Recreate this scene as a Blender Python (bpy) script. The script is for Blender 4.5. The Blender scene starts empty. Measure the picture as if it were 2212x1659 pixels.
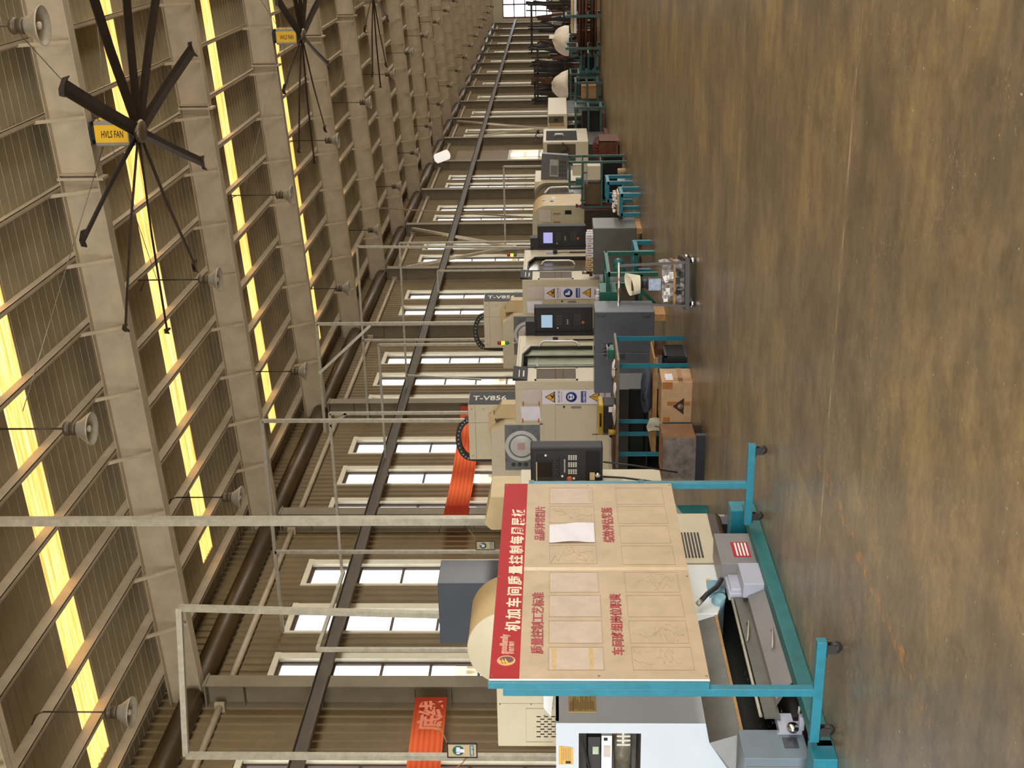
import bpy, math, random
from mathutils import Vector, Matrix

# ------------------------------------------------------------------ camera, sky, light, exposure
SC = bpy.context.scene
COL = SC.collection
FPX, YAW, PITCH, ROLL, EYE = 2724.93, 0.373877, 0.035536, -0.006067, 1.6
_cy, _sy, _cp, _sp = math.cos(YAW), math.sin(YAW), math.cos(PITCH), math.sin(PITCH)
_f = Vector((-_sy * _cp, _cy * _cp, _sp)); _r = Vector((_cy, _sy, 0)); _u = _r.cross(_f)
_cr, _sr = math.cos(ROLL), math.sin(ROLL)
RIGHT = _cr * _r + _sr * _u; UP = -_sr * _r + _cr * _u; FWD = _f
cam = bpy.data.cameras.new('camera'); camo = bpy.data.objects.new('camera', cam); COL.objects.link(camo)
cam.sensor_fit = 'HORIZONTAL'; cam.sensor_width = 36.0; cam.lens = FPX / 2212 * 36.0
cam.clip_start = 0.05; cam.clip_end = 600
m = Matrix.Identity(4)                       # the phone was held on its side: picture right is world down
for i in range(3):
    m[i][0] = -UP[i]; m[i][1] = RIGHT[i]; m[i][2] = -FWD[i]
m[2][3] = EYE
camo.matrix_world = m
SC.camera = camo
SC.view_settings.view_transform = 'Standard'; SC.view_settings.look = 'None'
SC.view_settings.gamma = 1.0; SC.view_settings.use_curve_mapping = False
SC.view_settings.exposure = 0.15
try:
    SC.cycles.sample_clamp_indirect = 6.0
    SC.cycles.max_bounces = 8; SC.cycles.diffuse_bounces = 5; SC.cycles.glossy_bounces = 4
    SC.cycles.caustics_reflective = False; SC.cycles.caustics_refractive = False
except Exception:
    pass
W = bpy.data.worlds.new('sky'); SC.world = W; W.use_nodes = True
_bg = W.node_tree.nodes['Background']; _bg.inputs[0].default_value = (0.86, 0.93, 1.0, 1); _bg.inputs[1].default_value = 4.0

def area(name, loc, rot, sx, sy, power, col):
    l = bpy.data.lights.new(name, 'AREA'); l.shape = 'RECTANGLE'; l.size = sx; l.size_y = sy
    l.energy = power; l.color = col
    o = bpy.data.objects.new(name, l); COL.objects.link(o); o.location = loc; o.rotation_euler = rot
    return o
PI = math.pi
# daylight through the open loading door behind the camera, and fill light added along the unseen right wall's window band
area('loading_door_daylight', (-2.0, -8.9, 2.6), (PI / 2, 0, 0), 16.0, 5.0, 2250, (0.90, 0.95, 1.0))
for k in range(5):
    area('window_band_fill', (12.9, 2 + 26.0 * k, 3.9), (0, PI / 2, 0), 5.0, 22.0, 1150, (1.0, 0.89, 0.72))

# ------------------------------------------------------------------ helpers
def ray(x, y):
    return RIGHT * ((1659 - y - 829.5) / FPX) - UP * ((x - 1106) / FPX) + FWD
def onY(x, y, Y):
    d = ray(x, y); p = d * (Y / d.y); p.z += EYE; return p
def onX(x, y, X):
    d = ray(x, y); p = d * (X / d.x); p.z += EYE; return p
def onZ(x, y, Z):
    d = ray(x, y); p = d * ((Z - EYE) / d.z); p.z += EYE; return p

def srgb(r, g, b):
    f = lambda c: (c / 255 / 12.92) if c / 255 <= 0.04045 else ((c / 255 + 0.055) / 1.055) ** 2.4
    return (f(r), f(g), f(b))

def new_mat(name):
    mt = bpy.data.materials.new(name); mt.use_nodes = True
    nt = mt.node_tree; b = nt.nodes['Principled BSDF']
    return mt, nt, b
def setin(b, key, v):
    if key in b.inputs: b.inputs[key].default_value = v
def mat(name, col, rough=0.5, metal=0.0, dirt=0.12, scale=6.0, emit=None, es=1.0, bump=0.0, trans=0.0, spec=None):
    mt, nt, b = new_mat(name)
    L = nt.links.new
    if dirt > 0:
        tc = nt.nodes.new('ShaderNodeTexCoord')
        nz = nt.nodes.new('ShaderNodeTexNoise'); nz.inputs['Scale'].default_value = scale; nz.inputs['Detail'].default_value = 6; nz.inputs['Roughness'].default_value = 0.65
        L(tc.outputs['Object'], nz.inputs['Vector'])
        rp = nt.nodes.new('ShaderNodeValToRGB')
        rp.color_ramp.elements[0].position = 0.3; rp.color_ramp.elements[1].position = 0.7
        d = 1 - dirt * 1.6; e = 1 + dirt * 0.6
        rp.color_ramp.elements[0].color = (col[0] * d, col[1] * d, col[2] * d * 0.97, 1)
        rp.color_ramp.elements[1].color = (min(1, col[0] * e), min(1, col[1] * e), min(1, col[2] * e), 1)
        L(nz.outputs['Fac'], rp.inputs['Fac']); L(rp.outputs['Color'], b.inputs['Base Color'])
        if bump > 0:
            bp = nt.nodes.new('ShaderNodeBump'); bp.inputs['Strength'].default_value = bump; bp.inputs['Distance'].default_value = 0.02
            L(nz.outputs['Fac'], bp.inputs['Height']); L(bp.outputs['Normal'], b.inputs['Normal'])
    else:
        b.inputs['Base Color'].default_value = (*col, 1)
    b.inputs['Roughness'].default_value = rough; b.inputs['Metallic'].default_value = metal
    if spec is not None: setin(b, 'Specular IOR Level', spec)
    if trans > 0: setin(b, 'Transmission Weight', trans)
    if emit:
        setin(b, 'Emission Color', (*emit, 1)); setin(b, 'Emission Strength', es)
    return mt

class MB:
    """collects shapes and links them as ONE mesh object; o = world point taken as the local origin"""
    def __init__(s, o=(0, 0, 0)):
        s.v = []; s.f = []; s.sm = []; s.o = Vector(o)
    def _add(s, vs, fs, smooth=False):
        n = len(s.v); s.v += [Vector(p) - s.o for p in vs]
        for q in fs: s.f.append([i + n for i in q]); s.sm.append(smooth)
        return s
    def box(s, x0, x1, y0, y1, z0, z1):
        if x0 > x1: x0, x1 = x1, x0
        if y0 > y1: y0, y1 = y1, y0
        if z0 > z1: z0, z1 = z1, z0
        vs = [(x, y, z) for z in (z0, z1) for y in (y0, y1) for x in (x0, x1)]
        return s._add(vs, [(0, 2, 3, 1), (4, 5, 7, 6), (0, 1, 5, 4), (2, 6, 7, 3), (0, 4, 6, 2), (1, 3, 7, 5)])
    def cbox(s, c, sx, sy, sz, rz=0.0, rx=0.0, ry=0.0):
        R = Matrix.Rotation(rz, 3, 'Z') @ Matrix.Rotation(ry, 3, 'Y') @ Matrix.Rotation(rx, 3, 'X')
        c = Vector(c)
        vs = [c + R @ Vector((x * sx / 2, y * sy / 2, z * sz / 2)) for z in (-1, 1) for y in (-1, 1) for x in (-1, 1)]
        return s._add(vs, [(0, 2, 3, 1), (4, 5, 7, 6), (0, 1, 5, 4), (2, 6, 7, 3), (0, 4, 6, 2), (1, 3, 7, 5)])
    def bar(s, a, b, w, h=None, up=(0, 0, 1)):
        """square tube from a to b, w wide, h deep along up"""
        a = Vector(a); b = Vector(b); h = h or w
        d = (b - a).normalized(); up = Vector(up)
        if abs(d.dot(up)) > 0.95: up = Vector((0, 1, 0)) if abs(d.y) < 0.9 else Vector((1, 0, 0))
        e = d.cross(up).normalized() * (w / 2); g = d.cross(e).normalized() * (h / 2)
        vs = [p + sx * e + sg * g for p in (a, b) for sx, sg in ((-1, -1), (1, -1), (1, 1), (-1, 1))]
        return s._add(vs, [(0, 1, 2, 3), (7, 6, 5, 4), (0, 4, 5, 1), (1, 5, 6, 2), (2, 6, 7, 3), (3, 7, 4, 0)])
    def tube(s, pts, r, n=8, cap=True):
        pts = [Vector(p) for p in pts]; vs = []; fs = []
        t0 = (pts[1] - pts[0]).normalized(); a = Vector((0, 0, 1)) if abs(t0.z) < 0.9 else Vector((1, 0, 0))
        e = t0.cross(a).normalized()
        for i, p in enumerate(pts):
            t = (pts[min(i + 1, len(pts) - 1)] - pts[max(i - 1, 0)]).normalized()
            e = (e - t * e.dot(t)).normalized(); g = t.cross(e)
            rr = r[i] if isinstance(r, (list, tuple)) else r
            for k in range(n):
                an = 2 * PI * k / n; vs.append(p + (e * math.cos(an) + g * math.sin(an)) * rr)
        for i in range(len(pts) - 1):
            for k in range(n):
                fs.append((i * n + k, i * n + (k + 1) % n, (i + 1) * n + (k + 1) % n, (i + 1) * n + k))
        s._add(vs, fs, True)
        if cap:
            m0 = len(s.v) - len(vs)
            s.f.append([m0 + k for k in range(n)][::-1]); s.sm.append(False)
            s.f.append([m0 + (len(pts) - 1) * n + k for k in range(n)]); s.sm.append(False)
        return s
    def cyl(s, a, b, r, n=16, r2=None):
        return s.tube([a, b], [r, r if r2 is None else r2], n)
    def lathe(s, c, prof, n=24, axis='Z'):
        """profile [(radius, height)] turned about the axis through c"""
        c = Vector(c); vs = []; fs = []
        for r, hgt in prof:
            for k in range(n):
                a = 2 * PI * k / n; p = (r * math.cos(a), r * math.sin(a), hgt)
                if axis == 'Y': p = (p[0], p[2], p[1])
                elif axis == 'X': p = (p[2], p[0], p[1])
                vs.append(c + Vector(p))
        for i in range(len(prof) - 1):
            for k in range(n): fs.append((i * n + k, i * n + (k + 1) % n, (i + 1) * n + (k + 1) % n, (i + 1) * n + k))
        return s._add(vs, fs, True)
    def prism(s, poly, axis, lo, hi):
        """polygon of 2-D points pushed along axis; X: (y,z)  Y: (x,z)  Z: (x,y)"""
        def P(a, b, t):
            return (t, a, b) if axis == 'X' else (a, t, b) if axis == 'Y' else (a, b, t)
        n = len(poly); vs = [P(a, b, lo) for a, b in poly] + [P(a, b, hi) for a, b in poly]
        fs = [tuple(range(n))[::-1], tuple(range(n, 2 * n))] + [(i, (i + 1) % n, n + (i + 1) % n, n + i) for i in range(n)]
        return s._add(vs, fs)
    def quad(s, a, b, c, d): return s._add([a, b, c, d], [(0, 1, 2, 3)])
    def grid(s, fn, nu, nv, smooth=True):
        vs = [fn(i / nu, j / nv) for j in range(nv + 1) for i in range(nu + 1)]
        fs = [(j * (nu + 1) + i, j * (nu + 1) + i + 1, (j + 1) * (nu + 1) + i + 1, (j + 1) * (nu + 1) + i) for j in range(nv) for i in range(nu)]
        return s._add(vs, fs, smooth)
    def blob(s, c, r, n=12, m_=8, wob=0.15, seed=0, flat=0.0):
        rn = random.Random(seed); ph = [rn.uniform(0, 6.28) for _ in range(6)]; c = Vector(c)
        def fn(u, v):
            a = 2 * PI * u; t = PI * v
            w = 1 + wob * (math.sin(3 * a + ph[0]) * math.sin(2 * t + ph[1]) + 0.6 * math.sin(5 * a + ph[2]) * math.sin(4 * t + ph[3]))
            p = Vector((math.sin(t) * math.cos(a) * r[0], math.sin(t) * math.sin(a) * r[1], math.cos(t) * r[2])) * w
            if p.z < -flat * r[2] and flat: p.z = -flat * r[2]
            return c + p
        return s.grid(fn, n, m_)
    def build(s, name, material, parent=None, bevel=0.0, seg=2):
        me = bpy.data.meshes.new(name); me.from_pydata([tuple(p) for p in s.v], [], s.f); me.validate(); me.update()
        if len(me.polygons) == len(s.sm):
            me.polygons.foreach_set('use_smooth', s.sm)
        me.materials.append(material)
        o = bpy.data.objects.new(name, me); COL.objects.link(o)
        if parent is not None: o.parent = parent
        if bevel > 0:
            bv = o.modifiers.new('bevel', 'BEVEL'); bv.width = bevel; bv.segments = seg; bv.limit_method = 'ANGLE'; bv.angle_limit = 0.6
        return o

def tag(o, label, cat, group=None):
    o['label'] = label; o['category'] = cat
    if group: o['group'] = group
    return o
def thing(name, label, cat, loc=(0, 0, 0), rz=0.0, group=None):
    o = bpy.data.objects.new(name, None); COL.objects.link(o); o.location = loc; o.rotation_euler = (0, 0, rz)
    o.empty_display_size = 0.1
    return tag(o, label, cat, group)
def structure(o):
    o['kind'] = 'structure'; return o
def copy_tree(o, parent=None):
    c = o.copy(); COL.objects.link(c); c.parent = parent
    for ch in list(o.children): copy_tree(ch, c)
    return c
def ordn(k):
    return ['first', 'second', 'third', 'fourth', 'fifth', 'sixth', 'seventh', 'eighth', 'ninth', 'tenth', 'eleventh', 'twelfth', 'thirteenth', 'fourteenth', 'fifteenth', 'sixteenth', 'seventeenth', 'eighteenth', 'nineteenth', 'twentieth'][k]

def text(body, M4, size, material, parent, name='lettering', width=None, depth=0.0015, align='LEFT', bold=0.0, shear=0.0, gap=1.0):
    """lettering as a mesh; M4 places it (local x = reading direction, y = up, z = out); width squeezes it to that length"""
    cu = bpy.data.curves.new(name, 'FONT'); cu.body = body; cu.size = size; cu.extrude = depth; cu.align_x = align; cu.offset = bold; cu.shear = shear; cu.space_character = gap
    cu.resolution_u = 2
    t = bpy.data.objects.new(name, cu); COL.objects.link(t)
    bpy.context.view_layer.update()
    dg = bpy.context.evaluated_depsgraph_get()
    me = bpy.data.meshes.new_from_object(t.evaluated_get(dg))
    bpy.data.objects.remove(t); bpy.data.curves.remove(cu)
    if len(me.vertices) and width:
        xs = [v.co.x for v in me.vertices]; k = width / max(1e-6, max(xs) - min(xs))
        for v in me.vertices: v.co.x *= k
    me.transform(M4); me.materials.clear(); me.materials.append(material)
    o = bpy.data.objects.new(name, me); COL.objects.link(o); o.parent = parent
    return o
def frame(o, x, y):
    """matrix with origin o, reading direction x, up y"""
    x = Vector(x).normalized(); y = Vector(y).normalized(); z = x.cross(y)
    M4 = Matrix.Identity(4)
    for i in range(3): M4[i][0] = x[i]; M4[i][1] = y[i]; M4[i][2] = z[i]; M4[i][3] = o[i]
    return M4

# ------------------------------------------------------------------ materials
CREAM = mat('cream_paint', srgb(202, 188, 158), 0.45, 0, 0.05, 3)
WHITEP = mat('white_paint', srgb(222, 222, 218), 0.4, 0, 0.04, 3)
TANSHEET = mat('tan_sheet', srgb(200, 174, 128), 0.5, 0, 0.08, 4)
BEIGE = mat('beige_paint', srgb(222, 206, 178), 0.55, 0, 0.10, 3)
STEELW = mat('pale_steel_paint', srgb(186, 166, 136), 0.55, 0, 0.12, 2.5)
GALV = mat('galvanised_pipe', srgb(172, 163, 142), 0.45, 0.3, 0.15, 14)
DARKBEAM = mat('brown_beam_paint', srgb(92, 80, 62), 0.55, 0.1, 0.2, 2)
SHEET = mat('cream_sheet', srgb(122, 100, 62), 0.55, 0, 0.16, 1.2)
ROOFSH = mat('roof_sheet', srgb(168, 152, 118), 0.65, 0, 0.18, 0.8)
BROWNFR = mat('brown_window_frame', srgb(72, 48, 34), 0.45, 0, 0.1, 8)
CASING = mat('window_casing', srgb(226, 216, 188), 0.5, 0, 0.06, 5)
DUCT = mat('brown_gutter', srgb(80, 60, 30), 0.4, 0.2, 0.2, 1.5)
TEAL = mat('teal_paint', srgb(34, 122, 140), 0.4, 0, 0.14, 12)
TEALD = mat('dark_teal_paint', srgb(24, 104, 104), 0.45, 0, 0.18, 10)
GREENT = mat('green_paint', srgb(30, 96, 80), 0.45, 0, 0.2, 10)
GREENF = mat('faded_green_paint', srgb(52, 84, 74), 0.5, 0, 0.25, 10)
BLACK = mat('black_plastic', srgb(26, 24, 23), 0.6, 0, 0.08, 20)
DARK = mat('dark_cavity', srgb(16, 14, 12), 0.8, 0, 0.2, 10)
SLATE = mat('slate_paint', srgb(60, 62, 70), 0.35, 0.1, 0.08, 4)
GREYP = mat('grey_paint', srgb(128, 122, 120), 0.4, 0, 0.08, 5)
GREYL = mat('light_grey_paint', srgb(178, 178, 190), 0.4, 0, 0.06, 5)
GREYD = mat('oily_grey_paint', srgb(100, 94, 84), 0.35, 0, 0.18, 5)
BLUEG = mat('blue_grey_paint', srgb(112, 124, 132), 0.4, 0, 0.1, 5)
CABIN = mat('cabinet_grey', srgb(102, 106, 114), 0.22, 0.25, 0.12, 3)
CHROME = mat('chrome', srgb(220, 220, 220), 0.15, 1.0, 0.0)
STEEL = mat('bare_steel', srgb(150, 142, 130), 0.35, 0.85, 0.2, 12)
RUST = mat('rusty_steel', srgb(104, 60, 30), 0.7, 0.2, 0.35, 9, bump=0.3)
FANM = mat('fan_blade_metal', srgb(52, 40, 28), 0.5, 0.2, 0.25, 8)
YELLOW = mat('yellow_label', srgb(238, 186, 34), 0.4, 0, 0.04, 6)
CARD = mat('cardboard', srgb(196, 160, 122), 0.8, 0, 0.10, 7)
CARDD = mat('darker_cardboard', srgb(176, 132, 84), 0.8, 0, 0.14, 7)
PAPER = mat('paper', srgb(206, 192, 180), 0.8, 0, 0.08, 9)
PAPERW = mat('white_paper', srgb(228, 222, 226), 0.75, 0, 0.04, 9)
WOOD = mat('raw_wood', srgb(176, 134, 84), 0.75, 0, 0.22, 7)
REDBAND = mat('red_band', srgb(172, 26, 30), 0.7, 0, 0.05, 4)
REDTXT = mat('red_lettering', srgb(158, 22, 26), 0.5, 0, 0.0)
CREAMTXT = mat('cream_lettering', srgb(240, 214, 182), 0.5, 0, 0.0)
INK = mat('dark_ink', srgb(52, 40, 34), 0.6, 0, 0.0)
FLAGRED = mat('red_cloth', srgb(205, 52, 28), 0.75, 0, 0.18, 1.6)
RUBBER = mat('rubber', srgb(38, 34, 32), 0.6, 0, 0.1, 20)
SIGNW = mat('sign_vinyl', srgb(226, 216, 222), 0.5, 0, 0.02, 8)
SIGNY = mat('sign_yellow', srgb(226, 172, 46), 0.5, 0, 0.03, 8)
SIGNB = mat('sign_blue', srgb(32, 62, 132), 0.5, 0, 0.03, 8)
WHITE = mat('white_plastic', srgb(236, 236, 232), 0.4, 0, 0.02, 8)
REDBTN = mat('red_button', srgb(190, 84, 52), 0.4, 0, 0.05, 8)
LAMPM = mat('lamp_metal', srgb(176, 164, 142), 0.4, 0.25, 0.15, 8)
LAMPIN = mat('lamp_reflector', srgb(226, 214, 190), 0.3, 0.3, 0.1, 8)
LAMPD = mat('lamp_ballast', srgb(92, 78, 58), 0.45, 0.3, 0.15, 8)
# ------------------------------------------------------------------ floor
def floor_mat():
    mt, nt, b = new_mat('worn_floor'); L = nt.links.new; N = nt.nodes.new
    tc = N('ShaderNodeTexCoord')
    def noise(scale, detail=6, rough=0.6, vec=None, stretch=None):
        n = N('ShaderNodeTexNoise'); n.inputs['Scale'].default_value = scale; n.inputs['Detail'].default_value = detail; n.inputs['Roughness'].default_value = rough
        if stretch:
            mp = N('ShaderNodeMapping'); mp.inputs['Scale'].default_value = stretch; L(tc.outputs['Object'], mp.inputs['Vector']); L(mp.outputs['Vector'], n.inputs['Vector'])
        else: L(tc.outputs['Object'], n.inputs['Vector'])
        return n.outputs['Fac']
    def ramp(fac, stops):
        r = N('ShaderNodeValToRGB'); el = r.color_ramp.elements
        while len(el) < len(stops): el.new(0.5)
        for e, (p, c) in zip(el, stops): e.position = p; e.color = (*c, 1) if len(c) == 3 else c
        L(fac, r.inputs['Fac']); return r.outputs['Color']
    def mix(fac, a, c, typ='MIX'):
        mx = N('ShaderNodeMix'); mx.data_type = 'RGBA'; mx.blend_type = typ
        if isinstance(fac, float): mx.inputs[0].default_value = fac
        else: L(fac, mx.inputs[0])
        for s, v in ((6, a), (7, c)):
            if isinstance(v, tuple): mx.inputs[s].default_value = (*v, 1)
            else: L(v, mx.inputs[s])
        return mx.outputs[2]
    base = ramp(noise(0.7, 6, 0.7), [(0.36, srgb(110, 98, 82)), (0.5, srgb(134, 119, 95)), (0.62, srgb(160, 141, 102))])
    fine = ramp(noise(22, 8, 0.7), [(0.3, (0.80, 0.80, 0.80)), (0.7, (1.10, 1.10, 1.10))])
    c = mix(1.0, base, fine, 'MULTIPLY')
    streak = ramp(noise(2.2, 6, 0.65, stretch=(1.0, 3.2, 1)), [(0.35, (0.80, 0.80, 0.80)), (0.65, (1.10, 1.10, 1.08))])
    c = mix(1.0, c, streak, 'MULTIPLY')
    # pale scuffs gathered in patches, dark specks
    scuff = ramp(noise(30, 12, 0.82, stretch=(1, 1.4, 1)), [(0.55, (0, 0, 0)), (0.62, (1, 1, 1))])
    patch = ramp(noise(1.1, 6, 0.75), [(0.48, (0, 0, 0)), (0.62, (1, 1, 1))])
    sp = mix(1.0, scuff, patch, 'MULTIPLY')
    sp2 = mix(0.8, (0.0, 0.0, 0.0), sp)
    c = mix(sp2, c, srgb(214, 200, 180))
    grime = ramp(noise(5, 9, 0.75), [(0.36, (0.72, 0.70, 0.68)), (0.52, (1.0, 1.0, 1.0))])
    c = mix(1.0, c, grime, 'MULTIPLY')
    dots = ramp(noise(30, 3, 0.5), [(0.715, (0, 0, 0)), (0.735, (0.9, 0.9, 0.9))])
    c = mix(dots, c, srgb(222, 208, 184))
    dk = ramp(noise(12, 3, 0.5, stretch=(1, 1.8, 1)), [(0.715, (0, 0, 0)), (0.75, (0.6, 0.6, 0.6))])
    c = mix(dk, c, srgb(84, 66, 46))
    # slab joints across the hall every 4.14 m, wavering a little and filled with pale dust
    sx = N('ShaderNodeSeparateXYZ'); L(tc.outputs['Object'], sx.inputs[0])
    wob = N('ShaderNodeTexNoise'); wob.inputs['Scale'].default_value = 1.5; L(tc.outputs['Object'], wob.inputs['Vector'])
    def mth(op, a, bb=None):
        q = N('ShaderNodeMath'); q.operation = op
        for i, v in enumerate((a, bb)):
            if v is None: continue
            if isinstance(v, (int, float)): q.inputs[i].default_value = v
            else: L(v, q.inputs[i])
        return q.outputs[0]
    yy = mth('ADD', sx.outputs['Y'], mth('MULTIPLY', mth('SUBTRACT', wob.outputs['Fac'], 0.5), 0.03))
    t = mth('MODULO', mth('ADD', yy, 100 - 6.9 + 2.07 - 0.64), 4.14)
    dist = mth('ABSOLUTE', mth('SUBTRACT', t, 2.07))
    line = mth('LESS_THAN', dist, 0.008); halo = mth('LESS_THAN', dist, 0.022)
    jn = ramp(noise(3, 5, 0.7), [(0.45, srgb(92, 76, 58)), (0.6, srgb(200, 182, 154))])
    c = mix(mth('MULTIPLY', halo, 0.45), c, srgb(178, 158, 124)); c = mix(line, c, jn)
    # one long rubber track and an orange scrape running to it
    def band(p, q, w, amt):
        p = Vector(p); q = Vector(q); d = (q - p).normalized(); nrm = Vector((-d.y, d.x, 0))
        s = mth('ADD', mth('MULTIPLY', sx.outputs['X'], nrm.x), mth('MULTIPLY', sx.outputs['Y'], nrm.y))
        dd = mth('ABSOLUTE', mth('SUBTRACT', s, p.dot(nrm)))
        al = mth('ADD', mth('MULTIPLY', sx.outputs['X'], d.x), mth('MULTIPLY', sx.outputs['Y'], d.y))
        on = mth('MULTIPLY', mth('GREATER_THAN', al, p.dot(d)), mth('LESS_THAN', al, q.dot(d)))
        return mth('MULTIPLY', mth('MULTIPLY', mth('LESS_THAN', dd, w), on), amt)
    a, z = onZ(1700, 930, 0), onZ(1850, 1330, 0)
    c = mix(band(a, z, 0.035, 0.38), c, srgb(112, 84, 62))
    a, z = onZ(1765, 985, 0), onZ(2010, 1560, 0)
    nz2 = ramp(noise(9, 6, 0.7), [(0.5, (0, 0, 0)), (0.58, (1, 1, 1))])
    c = mix(mth('MULTIPLY', band(a, z, 0.045, 0.8), nz2), c, srgb(190, 134, 66))
    L(c, b.inputs['Base Color'])
    rr = N('ShaderNodeMapRange'); L(noise(3, 5, 0.6), rr.inputs['Value']); rr.inputs['To Min'].default_value = 0.24; rr.inputs['To Max'].default_value = 0.44
    L(rr.outputs[0], b.inputs['Roughness'])
    bp = N('ShaderNodeBump'); bp.inputs['Strength'].default_value = 0.06; bp.inputs['Distance'].default_value = 0.01
    L(noise(14, 5, 0.6), bp.inputs['Height']); L(bp.outputs['Normal'], b.inputs['Normal'])
    return mt
XL, XR, YB, YF = -12.1, 13.0, -9.0, 126.0       # left wall, right wall, back and far end
BAY0, BAY, NB = 10.95, 5.9, 20                  # frame planes
structure(MB().box(XL - 0.3, XR + 0.3, YB - 0.3, YF + 0.3, -0.2, 0.0).build('floor', floor_mat()))

def zbot(X): return 7.27 + 0.0615 * (X + 12.1)   # underside of rafters
def ztop(X): return zbot(X) + 0.54               # underside of purlins
def zroof(X): return ztop(X) + 0.20
BAYS = [BAY0 + BAY * k for k in range(-4, NB)]

# ------------------------------------------------------------------ left wall with its tall windows
WIN = []
for yb in BAYS[:-1]:
    for off in (0.88, 2.48, 4.10):
        WIN.append(yb + off)
DOORBAY = BAY0 + BAY * 8                          # a bay down the hall has one wide low window instead
WIN = [w for w in WIN if YB + 1 < w < YF - 1 and not DOORBAY < w < DOORBAY + BAY]
HW, WZ0, WZ1 = 0.375, 1.15, 6.34
mb = MB(); T = 0.12
ed = YB
DB = (DOORBAY + 1.0, DOORBAY + 4.5)
holes = sorted([(w - HW, w + HW + 0.17) for w in WIN] + [DB])
for a, b_ in holes:
    lo, hi = (1.0, 3.85) if (a, b_) == DB else (WZ0, WZ1)
    mb.box(XL - T, XL, ed, a, 0, 8.1); mb.box(XL - T, XL, a, b_, 0, lo); mb.box(XL - T, XL, a, b_, hi, 8.1); ed = b_
mb.box(XL - T, XL, ed, YF, 0, 8.1)
y = YB + 0.1
def in_hole(y): return any(a - 0.05 < y < b_ + 0.05 for a, b_ in holes)
while y < YF:
    for z0, z1 in ([(0, WZ0), (WZ1 + 0.12, 8.1)] if in_hole(y) else [(0, 8.1)]):
        mb.prism([(XL, y - 0.035), (XL + 0.028, y - 0.018), (XL + 0.028, y + 0.018), (XL, y + 0.035)], 'Z', z0, z1)
    y += 0.205
structure(mb.build('wall_left', SHEET))

GLASS, _nt, _b = new_mat('window_glass')
_nt.nodes.remove(_b); _tr = _nt.nodes.new('ShaderNodeBsdfTransparent'); _tr.inputs[0].default_value = (0.96, 0.97, 0.97, 1)
_gl = _nt.nodes.new('ShaderNodeBsdfGlossy'); _gl.inputs['Roughness'].default_value = 0.03
_mx = _nt.nodes.new('ShaderNodeMixShader'); _mx.inputs[0].default_value = 0.05
_nt.links.new(_tr.outputs[0], _mx.inputs[1]); _nt.links.new(_gl.outputs[0], _mx.inputs[2]); _nt.links.new(_mx.outputs[0], _nt.nodes['Material Output'].inputs[0])

def make_window():
    o = MB()
    e0, e1 = -HW, HW
    for a, b_ in ((e0, e0 + 0.045), (e1 - 0.045, e1)): o.box(-0.10, -0.055, a, b_, WZ0, WZ1)
    o.box(-0.10, -0.055, e0, e1, WZ0, WZ0 + 0.045); o.box(-0.10, -0.055, e0, e1, WZ1 - 0.05, WZ1)
    z = 5.39
    while z > WZ0 + 0.3: o.box(-0.10, -0.06, e0, e1, z - 0.022, z + 0.022); z -= 0.82
    fr = structure(o.build('window_1', BROWNFR))
    structure(MB().box(-0.082, -0.076, e0 + 0.02, e1 - 0.02, WZ0 + 0.02, WZ1 - 0.02).build('pane', GLASS, fr))
    c = MB()                                     # the deep light-coloured reveal on the far side and the thin casing round the opening
    c.box(-0.12, 0.02, HW, HW + 0.17, WZ0, WZ1); c.box(0.0, 0.03, -HW - 0.06, -HW, WZ0 - 0.06, WZ1 + 0.10)
    c.box(0.0, 0.03, -HW, HW + 0.17, WZ1, WZ1 + 0.10); c.box(0.0, 0.05, -HW - 0.06, HW + 0.2, WZ0 - 0.06, WZ0)
    structure(c.build('window_casing', CASING, fr))
    return fr
w0 = make_window()
for i, w in enumerate(WIN):
    o = w0 if i == 0 else copy_tree(w0)
    if i: o.name = 'window_%d' % (i + 1)
    o.location = (XL, w, 0); o['kind'] = 'structure'

c = MB()
for y_ in (DB[0], (DB[0] + DB[1]) / 2, DB[1]): c.box(XL - 0.1, XL + 0.03, y_ - 0.06, y_ + 0.06, 1.0, 3.85)
for z in (1.0, 2.4, 3.85): c.box(XL - 0.1, XL + 0.03, DB[0], DB[1], z - 0.05, z + 0.05)
structure(c.build('window_101', CASING))
# ------------------------------------------------------------------ other walls (outside the picture, they close the hall)
mb = MB()
for yb in range(-9, 126, 27):
    mb.box(XR, XR + 0.2, yb, yb + 2.5, 0, 9.6); mb.box(XR, XR + 0.2, yb + 24.5, yb + 27, 0, 9.6)
    mb.box(XR, XR + 0.2, yb + 2.5, yb + 24.5, 0, 1.4); mb.box(XR, XR + 0.2, yb + 2.5, yb + 24.5, 6.4, 9.6)
structure(mb.build('wall_right', SHEET))
mb = MB(); mb.box(XL, -10.0, YB - 0.2, YB, 0, 9.6).box(6.0, XR, YB - 0.2, YB, 0, 9.6).box(-10.0, 6.0, YB - 0.2, YB, 5.1, 9.6)
structure(mb.build('wall_back', SHEET))

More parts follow.
